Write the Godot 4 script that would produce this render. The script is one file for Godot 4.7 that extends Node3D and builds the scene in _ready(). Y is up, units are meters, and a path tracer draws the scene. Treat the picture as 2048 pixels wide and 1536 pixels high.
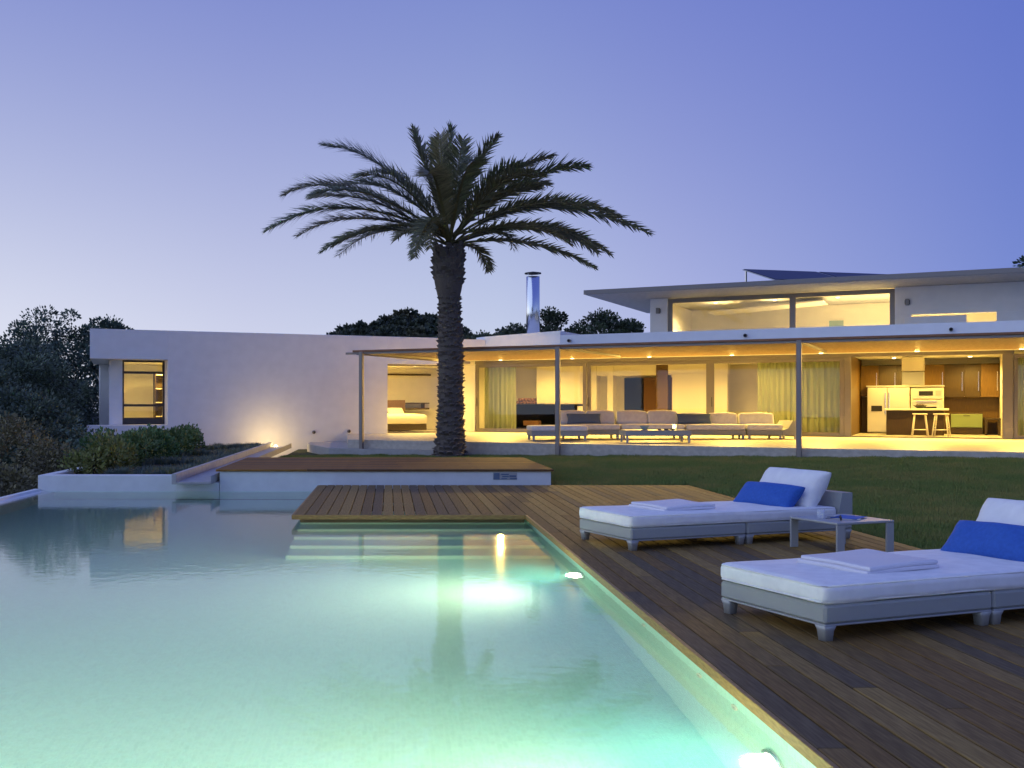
extends Node3D
# A villa with a lit terrace at dusk, seen over a pool. Units are metres; the pool deck lies at y = 0.

var M := {}
var cache := {}
var used := {}
var rng := RandomNumberGenerator.new()
var FM := Transform3D(Basis(Vector3(0.8805, 0, 0.474), Vector3.UP, Vector3(-0.474, 0, 0.8805)), Vector3(2.93, 0, -36))      # main front: x along the glass front, z outwards
var FW := Transform3D(Basis(Vector3(0.9205, 0, -0.3908), Vector3.UP, Vector3(0.3908, 0, 0.9205)), Vector3(-8.53, 0, -30.4))  # bedroom wing
const WATER := -0.12
const FLOOR := 0.38
const WARM := Color(1.0, 0.64, 0.135)   # linear colour of the lamps

func lin(r: float, g: float, b: float, a := 1.0) -> Color:
	var c := Color(r, g, b).linear_to_srgb()
	c.a = a
	return c

func numbered(called: String) -> String:
	var n: int = used.get(called, 0)
	used[called] = n + 1
	return called if n == 0 else "%s_%03d" % [called, n]

func tag(o: Node, label: String, category: String, group := "") -> void:
	o.set_meta("label", label)
	o.set_meta("category", category)
	if group:
		o.set_meta("group", group)

func thing(called: String, label: String, category: String, xf := Transform3D(), group := "") -> Node3D:
	var o := Node3D.new()
	o.name = numbered(called)
	add_child(o)
	o.transform = xf
	tag(o, label, category, group)
	return o

func structure(called: String) -> Node3D:
	var o := Node3D.new()
	o.name = numbered(called)
	add_child(o)
	o.set_meta("kind", "structure")
	return o

# ONE named mesh under a parent; a mesh added to the root gets a number when its name is taken
func part(parent: Node, called: String, mesh: Mesh, mat: Material, xf := Transform3D()) -> MeshInstance3D:
	var o := MeshInstance3D.new()
	o.name = numbered(called) if parent == self else called
	o.mesh = mesh
	o.material_override = mat
	parent.add_child(o, true)
	o.transform = xf
	return o

func at(x: float, y: float, z: float, turn := 0.0) -> Transform3D:
	return Transform3D(Basis(Vector3.UP, turn), Vector3(x, y, z))

# ---------- meshes ----------
func quad(st: SurfaceTool, a: Vector3, b: Vector3, c: Vector3, d: Vector3) -> void:   # clockwise seen from the front
	for v in [a, b, c, a, c, d]:
		st.add_vertex(v)

func finish(st: SurfaceTool, smooth := false) -> ArrayMesh:
	if smooth:
		st.index()
	st.generate_normals()
	return st.commit()

func begin(smooth := false) -> SurfaceTool:
	var st := SurfaceTool.new()
	st.begin(Mesh.PRIMITIVE_TRIANGLES)
	st.set_smooth_group(0 if smooth else -1)
	return st

# a box with chamfered edges, centred
func chamfer(size: Vector3, c := 0.006) -> ArrayMesh:
	var key := "c%s%s" % [size, c]
	if cache.has(key):
		return cache[key]
	var h := size / 2.0
	c = minf(c, minf(h.x, minf(h.y, h.z)) * 0.9)
	var st := begin()
	var faces := []
	for axis in 3:
		for s in [-1.0, 1.0]:
			var u := (axis + 1) % 3
			var w := (axis + 2) % 3
			var pts := []
			for k in [[-1, -1], [1, -1], [1, 1], [-1, 1]]:
				var p := Vector3.ZERO
				p[axis] = s * h[axis]
				p[u] = k[0] * (h[u] - c)
				p[w] = k[1] * (h[w] - c)
				pts.append(p)
			faces.append(pts)
	for axis in 3:                       # chamfers along each axis
		var u := (axis + 1) % 3
		var w := (axis + 2) % 3
		for su in [-1.0, 1.0]:
			for sw in [-1.0, 1.0]:
				var pts := []
				for k in [[-1, 0], [1, 0], [1, 1], [-1, 1]]:
					var p := Vector3.ZERO
					p[axis] = k[0] * (h[axis] - c)
					p[u] = su * (h[u] - (c if k[1] == 1 else 0.0))
					p[w] = sw * (h[w] - (0.0 if k[1] == 1 else c))
					pts.append(p)
				faces.append(pts)
	for sx in [-1.0, 1.0]:
		for sy in [-1.0, 1.0]:
			for sz in [-1.0, 1.0]:
				faces.append([Vector3(sx * h.x, sy * (h.y - c), sz * (h.z - c)), Vector3(sx * (h.x - c), sy * h.y, sz * (h.z - c)), Vector3(sx * (h.x - c), sy * (h.y - c), sz * h.z)])
	for f in faces:
		var mid := Vector3.ZERO
		for p in f:
			mid += p
		var nrm: Vector3 = (f[1] - f[0]).cross(f[2] - f[0])
		var g: Array = f.duplicate()
		if nrm.dot(mid) > 0:
			g.reverse()
		st.add_vertex(g[0]); st.add_vertex(g[1]); st.add_vertex(g[2])
		if g.size() == 4:
			st.add_vertex(g[0]); st.add_vertex(g[2]); st.add_vertex(g[3])
	cache[key] = finish(st)
	return cache[key]

# a soft cushion: a rounded box, puffed up in the middle of its faces
func cushion(size: Vector3, r: float, puff := 0.0, n := 8, wave := 0.0) -> ArrayMesh:
	var key := "q%s%s%s%s" % [size, r, puff, wave]
	if cache.has(key):
		return cache[key]
	var st := begin(true)
	var h := size / 2.0
	for axis in 3:
		for s in [-1.0, 1.0]:
			var u := (axis + 1) % 3
			var w := (axis + 2) % 3
			var grid := []
			for i in n + 1:
				var row := []
				for j in n + 1:
					var p := Vector3.ZERO
					p[axis] = s * h[axis]
					p[u] = h[u] * sin((i * 2.0 / n - 1.0) * PI / 2)
					p[w] = h[w] * sin((j * 2.0 / n - 1.0) * PI / 2)
					var inner := Vector3(clampf(p.x, r - h.x, h.x - r), clampf(p.y, r - h.y, h.y - r), clampf(p.z, r - h.z, h.z - r))
					var q := inner + (p - inner).normalized() * r if p != inner else p
					var t := Vector3(p.x / h.x, p.y / h.y, p.z / h.z)
					q.y += q.y / h.y * puff * (1 - t.x * t.x) * (1 - t.z * t.z)
					if wave > 0:
						q += Vector3(0, sin(q.x * 9.1 + q.z * 4.0) + sin(q.z * 13.7 - q.x * 5.3), sin(q.x * 11.0 + q.y * 7.0)) * wave
					row.append(q)
				grid.append(row)
			for i in n:
				for j in n:
					if s > 0:
						quad(st, grid[i][j], grid[i][j + 1], grid[i + 1][j + 1], grid[i + 1][j])
					else:
						quad(st, grid[i][j], grid[i + 1][j], grid[i + 1][j + 1], grid[i][j + 1])
	cache[key] = finish(st, true)
	return cache[key]

# a pillow: two bulged sheets that meet in a seam with pointed corners; lies in the xy plane
func pillow(w: float, h: float, t: float, n := 14) -> ArrayMesh:
	var key := "p%s,%s,%s" % [w, h, t]
	if cache.has(key):
		return cache[key]
	var st := begin(true)
	for s in [-1.0, 1.0]:
		var grid := []
		for i in n + 1:
			var row := []
			for j in n + 1:
				var a := sin((i * 2.0 / n - 1.0) * PI / 2)
				var b := sin((j * 2.0 / n - 1.0) * PI / 2)
				var e := pow(maxf(0, (1 - a * a) * (1 - b * b)), 0.33)
				var pull := 0.055 * e
				row.append(Vector3(a * w / 2 * (1 - 0.06 * (1 - b * b) ), b * h / 2 * (1 - 0.07 * (1 - a * a)), s * t / 2 * e * (1 + 0.06 * sin(a * 7 + b * 4) + 0.05 * sin(a * 13 - b * 9) * absf(a)) + pull * 0.12 * sin(a * 5.0 + 1.0)))
			grid.append(row)
		for i in n:
			for j in n:
				if s > 0:
					quad(st, grid[i][j], grid[i][j + 1], grid[i + 1][j + 1], grid[i + 1][j])
				else:
					quad(st, grid[i][j], grid[i + 1][j], grid[i + 1][j + 1], grid[i][j + 1])
	cache[key] = finish(st, true)
	return cache[key]

# rings of points joined into a skin
func skin(rings: Array, closed_ends := true) -> ArrayMesh:
	var st := begin(true)
	var n: int = rings[0].size()
	for k in rings.size() - 1:
		for i in n:
			var j := (i + 1) % n
			quad(st, rings[k][i], rings[k][j], rings[k + 1][j], rings[k + 1][i])
	if closed_ends:
		for e in [0, rings.size() - 1]:
			var c := Vector3.ZERO
			for p in rings[e]:
				c += p / n
			for i in n:
				var j := (i + 1) % n
				if e == 0:
					st.add_vertex(c); st.add_vertex(rings[e][j]); st.add_vertex(rings[e][i])
				else:
					st.add_vertex(c); st.add_vertex(rings[e][i]); st.add_vertex(rings[e][j])
	return finish(st, true)

func ring(c: Vector3, r: float, n: int, rz := -1.0) -> Array:
	var out := []
	for i in n:
		var a := TAU * i / n
		out.append(c + Vector3(cos(a) * r, 0, sin(a) * (r if rz < 0 else rz)))
	return out

func lathe(profile: Array, n := 20) -> ArrayMesh:      # [[radius, y], ...] from the bottom up
	var rings := []
	for p in profile:
		rings.append(ring(Vector3(0, p[1], 0), p[0], n))
	return skin(rings)

# a tube along points
func tube(pts: Array, radii: Array, n := 8) -> ArrayMesh:
	var rings := []
	for k in pts.size():
		var d: Vector3 = (pts[mini(k + 1, pts.size() - 1)] - pts[maxi(k - 1, 0)]).normalized()
		var side := d.cross(Vector3(0.31, 0.2, 0.93)).normalized()
		var up := side.cross(d)
		var row := []
		for i in n:
			var a := TAU * i / n
			row.append(pts[k] + (side * cos(a) - up * sin(a)) * radii[k])
		rings.append(row)
	return skin(rings)

# an upright prism over a polygon of (x, z) points
func prism(poly: PackedVector2Array, y0: float, y1: float) -> ArrayMesh:
	var st := begin()
	if Geometry2D.is_polygon_clockwise(poly):
		poly.reverse()
	var tri := Geometry2D.triangulate_polygon(poly)
	for k in range(0, tri.size(), 3):
		var p := [poly[tri[k]], poly[tri[k + 1]], poly[tri[k + 2]]]
		if (p[1] - p[0]).cross(p[2] - p[0]) < 0:
			p.reverse()
		for i in 3:
			st.add_vertex(Vector3(p[i].x, y1, p[i].y))
		for i in [0, 2, 1]:
			st.add_vertex(Vector3(p[i].x, y0, p[i].y))
	for i in poly.size():
		var a := poly[i]
		var b := poly[(i + 1) % poly.size()]
		quad(st, Vector3(b.x, y1, b.y), Vector3(a.x, y1, a.y), Vector3(a.x, y0, a.y), Vector3(b.x, y0, b.y))
	return finish(st)

func flat(p: Vector3) -> Vector2:
	return Vector2(p.x, p.z)

# a box given by its extents in one of the house's frames
func span(parent: Node, called: String, f: Transform3D, lo: Vector3, hi: Vector3, mat: Material, c := 0.008) -> MeshInstance3D:
	var o := part(parent, called, chamfer(hi - lo, c), mat)
	o.transform = root_of(parent).affine_inverse() * f * Transform3D(Basis(), (lo + hi) / 2.0)
	return o

func root_of(n: Node) -> Transform3D:
	var t := Transform3D()
	var k := n
	while k != self and k is Node3D:
		t = k.transform * t
		k = k.get_parent()
	return t

# ---------- materials ----------
func noise_tex(freq: float, seed_: int, octaves := 4, lo := Color.BLACK, hi := Color.WHITE, size := 512) -> NoiseTexture2D:
	var n := FastNoiseLite.new()
	n.seed = seed_
	n.frequency = freq
	n.fractal_octaves = octaves
	var t := NoiseTexture2D.new()
	t.noise = n
	t.seamless = true
	t.width = size
	t.height = size
	var g := Gradient.new()
	g.set_color(0, lo)
	g.set_color(1, hi)
	t.color_ramp = g
	return t

func mat(color: Color, rough := 0.7, metal := 0.0, tex: Texture2D = null, scale := Vector3.ONE, bump: Texture2D = null, depth := 0.0) -> StandardMaterial3D:
	var m := StandardMaterial3D.new()
	m.albedo_color = color
	m.roughness = rough
	m.metallic = metal
	if tex:
		m.albedo_texture = tex
	if bump:
		m.heightmap_enabled = true
		m.heightmap_texture = bump
		m.heightmap_scale = depth
	if tex or bump:
		m.uv1_triplanar = true
		m.uv1_world_triplanar = true
		m.uv1_scale = scale
	return m

func glow(color: Color, energy: float) -> StandardMaterial3D:
	var m := mat(lin(0.9, 0.9, 0.85), 0.5)
	m.emission_enabled = true
	m.emission = color.linear_to_srgb()
	m.emission_energy_multiplier = energy
	return m

func leafy(back := 0.35) -> StandardMaterial3D:
	var m := mat(Color.WHITE, 0.6)
	m.vertex_color_use_as_albedo = true
	m.cull_mode = BaseMaterial3D.CULL_DISABLED
	m.backlight_enabled = true
	m.backlight = Color(back, back, back)
	return m

func make_materials() -> void:
	var soft := noise_tex(0.012, 3, 4, Color(0.955, 0.955, 0.955), Color.WHITE)
	var fine := noise_tex(0.06, 5, 4)
	var grain := noise_tex(0.02, 7, 5, Color(0.74, 0.71, 0.68), Color(1, 1, 1))
	var grain_bump := noise_tex(0.03, 8, 4)
	M.stucco = mat(lin(0.86, 0.855, 0.84), 0.85, 0, soft, Vector3(0.35, 0.35, 0.35), fine, 0.12)
	M.plaster = mat(lin(0.80, 0.76, 0.66), 0.8, 0, soft, Vector3(0.3, 0.3, 0.3))
	M.concrete = mat(lin(0.46, 0.45, 0.43), 0.75, 0, noise_tex(0.02, 9, 5, Color(0.88, 0.88, 0.88), Color.WHITE), Vector3(0.5, 0.5, 0.5), fine, 0.08)
	M.terrace = mat(lin(0.60, 0.55, 0.47), 0.55, 0, noise_tex(0.02, 10, 5, Color(0.8, 0.8, 0.78), Color.WHITE), Vector3(0.6, 0.6, 0.6), fine, 0.05)
	M.steel = mat(lin(0.75, 0.76, 0.78), 0.18, 1.0)
	M.alu = mat(lin(0.24, 0.215, 0.19), 0.42, 0.75)
	M.post = mat(lin(0.26, 0.23, 0.21), 0.5, 0.5)
	M.dark = mat(lin(0.03, 0.03, 0.032), 0.5)
	M.frame_grey = mat(lin(0.42, 0.43, 0.42), 0.45, 0.35)
	M.base_grey = mat(lin(0.50, 0.525, 0.50), 0.8, 0, noise_tex(0.15, 14, 2, Color(0.72, 0.72, 0.72), Color.WHITE), Vector3(4, 16, 4), noise_tex(0.15, 14, 2), 0.15)
	M.white_cloth = mat(lin(0.86, 0.86, 0.85), 0.9, 0, noise_tex(0.012, 15, 4, Color(0.92, 0.92, 0.93), Color.WHITE), Vector3(1.2, 1.2, 1.2), noise_tex(0.2, 16, 2), 0.1)
	M.towel = mat(lin(0.84, 0.82, 0.86), 0.95, 0, null, Vector3(6, 6, 6), noise_tex(0.2, 17, 3), 0.3)
	M.blue_cloth = mat(lin(0.030, 0.125, 0.50), 0.85, 0, noise_tex(0.03, 18, 3, Color(0.82, 0.82, 0.85), Color.WHITE), Vector3(2, 2, 2), noise_tex(0.2, 16, 2), 0.1)
	M.slate_cloth = mat(lin(0.12, 0.17, 0.26), 0.9)
	for m in [M.white_cloth, M.towel, M.blue_cloth]:
		m.rim_enabled = true
		m.rim = 0.3
		m.rim_tint = 0.6
	# weathered hardwood: five boards' worth of tone; grain runs along z or along x
	var tones := [lin(0.28, 0.185, 0.066), lin(0.215, 0.145, 0.056), lin(0.335, 0.222, 0.073), lin(0.18, 0.135, 0.072), lin(0.26, 0.162, 0.053), lin(0.38, 0.255, 0.08)]
	M.deck = []
	M.cross = []
	for c in tones:
		M.deck.append(mat(c, 0.72, 0, grain, Vector3(5.0, 5.0, 0.35), grain_bump, 0.12))
		M.cross.append(mat(Color(c.r * 0.98, c.g * 0.87, c.b * 0.80), 0.72, 0, grain, Vector3(0.35, 5.0, 5.0), grain_bump, 0.12))
	for k in 6:
		M.deck[k].metallic_specular = 0.3
		M.cross[k].metallic_specular = 0.3
	M.fascia = mat(lin(0.42, 0.26, 0.07), 0.55, 0, grain, Vector3(1.0, 6.0, 1.0))
	M.joist = mat(lin(0.20, 0.14, 0.075), 0.85)
	M.cedar = mat(lin(0.36, 0.165, 0.075), 0.55, 0, grain, Vector3(0.5, 3.0, 0.5))
	M.ceiling_wood = mat(lin(0.50, 0.33, 0.16), 0.55, 0, grain, Vector3(0.8, 3.0, 0.8))
	M.cabinet = mat(lin(0.055, 0.030, 0.002), 0.45, 0, grain, Vector3(6.0, 0.3, 6.0))
	M.orange_wood = mat(lin(0.16, 0.085, 0.006), 0.45, 0, grain, Vector3(6.0, 0.3, 6.0))
	# pool mosaic: small tiles with paler joints
	var im := Image.create(512, 512, false, Image.FORMAT_RGB8)
	im.fill(Color(0.99, 0.99, 0.97))
	for i in 32:
		for j in 32:
			var v := 0.92 + 0.06 * rng.randf()
			im.fill_rect(Rect2i(i * 16 + 1, j * 16 + 1, 14, 14), Color(v * (0.95 + 0.03 * rng.randf()), v, v * (0.97 + 0.03 * rng.randf())))
	M.tile = mat(lin(0.64, 0.86, 0.77), 0.35, 0, ImageTexture.create_from_image(im), Vector3(1.0, 1.0, 1.0))
	M.render = mat(lin(0.74, 0.77, 0.75), 0.7, 0, soft, Vector3(0.5, 0.5, 0.5))
	M.water = mat(lin(0.98, 1.0, 1.0, 0.0), 0.06, 0, null, Vector3(0.45, 0.45, 0.45), noise_tex(0.02, 21, 2), 0.05)
	M.water.refraction_enabled = true
	M.water.refraction_scale = 0.033
	M.water.metallic_specular = 0.5
	M.glass = mat(Color(1, 1, 1, 0.002), 0.0)
	M.glass.transparency = BaseMaterial3D.TRANSPARENCY_ALPHA
	M.drink_glass = mat(Color(0.95, 0.98, 1, 0.15), 0.02)
	M.drink_glass.transparency = BaseMaterial3D.TRANSPARENCY_ALPHA
	M.soil = mat(lin(0.035, 0.026, 0.02), 0.95, 0, noise_tex(0.05, 22, 5, Color(0.5, 0.5, 0.5), Color.WHITE), Vector3(1, 1, 1), fine, 1.5)
	M.turf = mat(lin(0.09, 0.105, 0.028), 0.95, 0, noise_tex(0.03, 23, 5, Color(0.55, 0.6, 0.5), Color(1, 1, 0.9)), Vector3(0.6, 0.6, 0.6), fine, 1.0)
	M.earth = mat(lin(0.06, 0.055, 0.03), 0.95, 0, noise_tex(0.02, 24, 5, Color(0.5, 0.55, 0.45), Color.WHITE), Vector3(0.1, 0.1, 0.1))
	M.leaf = leafy()
	M.grass = leafy(0.3)
	M.bark = mat(lin(0.075, 0.062, 0.05), 0.95, 0, noise_tex(0.05, 25, 4, Color(0.5, 0.5, 0.5), Color.WHITE), Vector3(2, 2, 2), fine, 1.0)
	M.palm_bark = mat(lin(0.25, 0.22, 0.19), 0.95, 0, noise_tex(0.06, 26, 4, Color(0.45, 0.43, 0.42), Color.WHITE), Vector3(2, 2, 2), fine, 1.2)
	M.palm_scale = mat(lin(0.34, 0.30, 0.26), 0.95, 0, noise_tex(0.08, 28, 4, Color(0.35, 0.33, 0.32), Color.WHITE), Vector3(2.5, 2.5, 2.5), fine, 1.2)
	M.solar = mat(lin(0.010, 0.014, 0.05), 0.35)
	M.solar.metallic_specular = 0.25
	M.curtain = mat(lin(0.22, 0.29, 0.15), 0.9)
	M.curtain.backlight_enabled = true
	M.curtain.backlight = Color(0.7, 0.7, 0.55)
	M.brick = mat(lin(0.36, 0.19, 0.12), 0.9, 0, noise_tex(0.05, 27, 4, Color(0.6, 0.55, 0.5), Color.WHITE), Vector3(1.5, 6, 1.5))
	M.lamp = glow(Color(1.0, 0.86, 0.55), 6.0)
	M.pool_lamp = glow(Color(1.0, 0.97, 0.82), 3.0)
	M.flame = glow(Color(1.0, 0.8, 0.5), 8.0)
	M.roof_trim = mat(lin(0.25, 0.225, 0.20), 0.6)
	M.soot = mat(lin(0.010, 0.009, 0.008), 1.0)
	M.soot.metallic_specular = 0.1
	M.dark_frame = mat(lin(0.055, 0.055, 0.06), 0.45, 0.4)
	M.black = mat(lin(0.012, 0.012, 0.012), 0.4)
	M.appliance = mat(lin(0.62, 0.60, 0.55), 0.35, 0.3)
	M.cream = mat(lin(0.75, 0.71, 0.6), 0.6)
	M.rug = mat(lin(0.35, 0.33, 0.28), 0.95)
	M.picture = mat(lin(0.25, 0.36, 0.36), 0.7)

# ---------- light ----------
func lamp_light(parent: Node, pos: Vector3, dir: Vector3, energy: float, angle: float, size := 0.06, color := WARM, blend := 0.6) -> void:
	var l := SpotLight3D.new()
	l.name = "lamp_light"
	parent.add_child(l, true)
	l.light_color = color.linear_to_srgb()
	l.light_energy = energy
	l.spot_angle = angle
	l.spot_angle_attenuation = blend
	l.spot_range = 30.0
	l.spot_attenuation = 2.0
	l.light_size = size
	l.shadow_enabled = true
	var w := Transform3D(Basis.looking_at(dir, Vector3.FORWARD if absf(dir.y) > 0.9 else Vector3.UP), pos)
	l.transform = root_of(parent).affine_inverse() * w

func sky_image() -> Image:
	var keys := [0.0, 30.0, 42.0, 56.0, 65.0, 81.0, 115.0, 180.0]      # degrees from the afterglow, with the colour over the zenith's at the horizon
	var cols := [Vector3(0.80, 0.80, 0.56), Vector3(0.713, 0.75, 0.54), Vector3(0.61, 0.64, 0.47), Vector3(0.535, 0.60, 0.44), Vector3(0.40, 0.43, 0.365), Vector3(0.13, 0.175, 0.18), Vector3(0.16, 0.24, 0.27), Vector3(0.32, 0.44, 0.46)]
	var w := 512
	var h := 256
	var im := Image.create(w, h, false, Image.FORMAT_RGBF)
	for i in w:
		var az := 360.0 * (i + 0.5) / w
		var dl := absf(wrapf(az + 50.0, -180.0, 180.0))
		var k := 0
		while k < keys.size() - 2 and dl > keys[k + 1]:
			k += 1
		var t: float = (dl - keys[k]) / (keys[k + 1] - keys[k])
		var c: Vector3 = cols[k].lerp(cols[k + 1], t)
		for j in h:
			var el := 90.0 - 180.0 * (j + 0.5) / h
			var e := pow(maxf(el, 0.0), 1.3)
			im.set_pixel(i, j, Color(0.090 + c.x * exp(-e / 36.0), 0.136 + c.y * 0.92 * exp(-e / 38.0), 0.54 + c.z * 0.70 * exp(-e / 42.0)))
	return im

func _ready() -> void:
	rng.seed = 11
	# camera: level, with a shifted lens as an architectural photographer uses it
	var cam := Camera3D.new()
	cam.name = "camera"
	add_child(cam)
	cam.position = Vector3(0, 1.35, 0)
	cam.projection = Camera3D.PROJECTION_FRUSTUM
	cam.near = 0.1
	cam.far = 900.0
	cam.size = 0.1 * 1536.0 / 2100.0
	cam.frustum_offset = Vector2(0.1 * 245.0 / 2100.0, 0.1 * 39.0 / 2100.0)
	cam.current = true
	# sky after sunset, with the afterglow to the left
	var env := Environment.new()
	env.background_mode = Environment.BG_SKY
	var sky := Sky.new()
	var pano := PanoramaSkyMaterial.new()
	pano.panorama = ImageTexture.create_from_image(sky_image())
	sky.sky_material = pano
	env.sky = sky
	env.tonemap_mode = Environment.TONE_MAPPER_LINEAR
	env.tonemap_exposure = 1.0
	env.sdfgi_enabled = true
	env.ssao_enabled = true
	env.ssil_enabled = true
	env.volumetric_fog_enabled = true
	env.volumetric_fog_density = 0.0
	var we := WorldEnvironment.new()
	we.name = "world"
	we.environment = env
	add_child(we)
	# the last glow of the set sun, from the left and behind the viewer
	var sun := DirectionalLight3D.new()
	sun.name = "afterglow"
	add_child(sun)
	sun.light_color = lin(0.76, 0.91, 1.0)
	sun.light_energy = 0.38
	sun.light_angular_distance = 100.0
	sun.shadow_enabled = true
	sun.basis = Basis.looking_at(Vector3(0.90, -0.33, -0.28))
	sun.sky_mode = DirectionalLight3D.SKY_MODE_LIGHT_ONLY

	make_materials()
	terrain()
	lawn()
	pool()
	deck()
	platform_and_planter()
	terrace()
	house()
	upper_storey()
	pergola()
	interiors()
	palm()
	background_trees()
	sofa_set()
	loungers()
	small_fittings()

# ---------- ground ----------
func ground_level(x: float, z: float) -> float:      # the lawn: level with the deck, rising gently to the right along the terrace
	var p := FM.affine_inverse() * Vector3(x, 0, z)
	var edge := clampf(0.0185 * p.x, -0.03, 0.30)
	return -0.02 + edge * smoothstep(0.0, 1.0, clampf(1.0 - (p.z - 8.75) / 9.0, 0.0, 1.0))

func terrain_level(x: float, z: float) -> float:
	var y := -2.2
	if x < -7.0:
		y -= 2.6 * smoothstep(-7.0, -22.0, x)
	var far := smoothstep(42.0, 60.0, -z)
	y = lerpf(y, -0.6 if x > -8.0 else y, far)
	y += 12.3 * exp(-pow((x - 1.0) / 16.0, 2) - pow((z + 165.0) / 22.0, 2))
	y += 6.5 * exp(-pow((x - 22.0) / 11.0, 2) - pow((z + 150.0) / 20.0, 2))
	y += 13.0 * exp(-pow((x + 75.0) / 34.0, 2) - pow((z + 140.0) / 40.0, 2))
	return y

func terrain() -> void:
	var st := begin(true)
	var xs := []
	var zs := []
	for k in range(-60, 61):
		xs.append(signf(k) * pow(absf(k) / 60.0, 1.7) * 420.0)
		zs.append(-60.0 + signf(k) * pow(absf(k) / 60.0, 1.7) * 420.0)
	for i in xs.size() - 1:
		for j in zs.size() - 1:
			var p := []
			for q in [[i, j], [i + 1, j], [i + 1, j + 1], [i, j + 1]]:
				p.append(Vector3(xs[q[0]], terrain_level(xs[q[0]], zs[q[1]]), zs[q[1]]))
			quad(st, p[0], p[1], p[2], p[3])
	var g := part(self, "ground", finish(st, true), M.earth)
	g.set_meta("kind", "structure")

func lawn() -> void:
	var st := begin(true)
	var rects := [[5.03, 45.0, -36.0, 9.0], [2.78, 5.03, -36.0, -17.50], [-2.85, 2.78, -36.0, -21.50], [-6.5, 5.03, -1.1, 9.0]]
	for r in rects:
		var nx := maxi(2, int((r[1] - r[0]) / 0.8))
		var nz := maxi(2, int((r[3] - r[2]) / 0.8))
		for i in nx:
			for j in nz:
				var p := []
				for q in [[i, j], [i + 1, j], [i + 1, j + 1], [i, j + 1]]:
					var x: float = lerpf(r[0], r[1], float(q[0]) / nx)
					var z: float = lerpf(r[2], r[3], float(q[1]) / nz)
					p.append(Vector3(x, ground_level(x, z) - 0.03, z))
				quad(st, p[0], p[1], p[2], p[3])
	var g := part(self, "lawn", finish(st, true), M.turf)
	g.set_meta("kind", "structure")
	# blades
	var tuft := begin()
	for k in 7:
		var a := rng.randf() * TAU
		var o := Vector3(rng.randf_range(-0.03, 0.03), 0, rng.randf_range(-0.03, 0.03))
		var side := Vector3(cos(a), 0, sin(a)) * 0.0045
		var tip := o + Vector3(rng.randf_range(-0.02, 0.02), rng.randf_range(0.03, 0.065), rng.randf_range(-0.02, 0.02))
		for v in [o - side, o + side, tip]:
			tuft.set_color(Color.WHITE)
			tuft.add_vertex(v)
	var mesh := finish(tuft)
	var spots := []
	var cols := []
	var patch := FastNoiseLite.new()
	patch.seed = 4
	patch.frequency = 0.25
	while spots.size() < 120000:
		var z := -rng.randf_range(8.0, 28.5)
		var x := rng.randf_range(-2.8, 18.0)
		var ok := x > 4.995 or (x > 2.8 and z < -17.52) or z < -21.52
		var f := FM.affine_inverse() * Vector3(x, 0, z)
		if not ok or f.z < 8.85 or x > -z * 0.62 + 0.5 or f.x < -0.3 and f.z < 9.6:
			continue
		var b := Basis(Vector3.UP, rng.randf() * TAU).scaled(Vector3.ONE * rng.randf_range(0.7, 1.3) * (1.0 + 0.7 * patch.get_noise_2d(x * 6.0 + 50.0, z * 6.0)))
		spots.append(Transform3D(b, Vector3(x, ground_level(x, z) - 0.032, z)))
		var t := patch.get_noise_2d(x * 2.0, z * 2.0) * 0.5 + rng.randf_range(-0.25, 0.25)
		cols.append(Color(0.135, 0.20, 0.040).lerp(Color(0.27, 0.24, 0.065), clampf(0.30 + t * 1.5, 0, 1)))
	multi("grass", mesh, M.grass, spots, cols, "short dark green grass blades of the lawn by the deck", "grass")

func multi(called: String, mesh: Mesh, m: Material, spots: Array, cols: Array, label: String, category: String, parent: Node = self) -> MultiMeshInstance3D:
	var mm := MultiMesh.new()
	mm.transform_format = MultiMesh.TRANSFORM_3D
	mm.use_colors = true
	mm.mesh = mesh
	mm.instance_count = spots.size()
	for i in spots.size():
		mm.set_instance_transform(i, spots[i])
		mm.set_instance_color(i, cols[i])
	var o := MultiMeshInstance3D.new()
	o.name = numbered(called)
	o.multimesh = mm
	o.material_override = m
	parent.add_child(o, true)
	o.set_meta("kind", "stuff")
	if parent == self:
		o.set_meta("label", label)
		o.set_meta("category", category)
	return o

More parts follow.
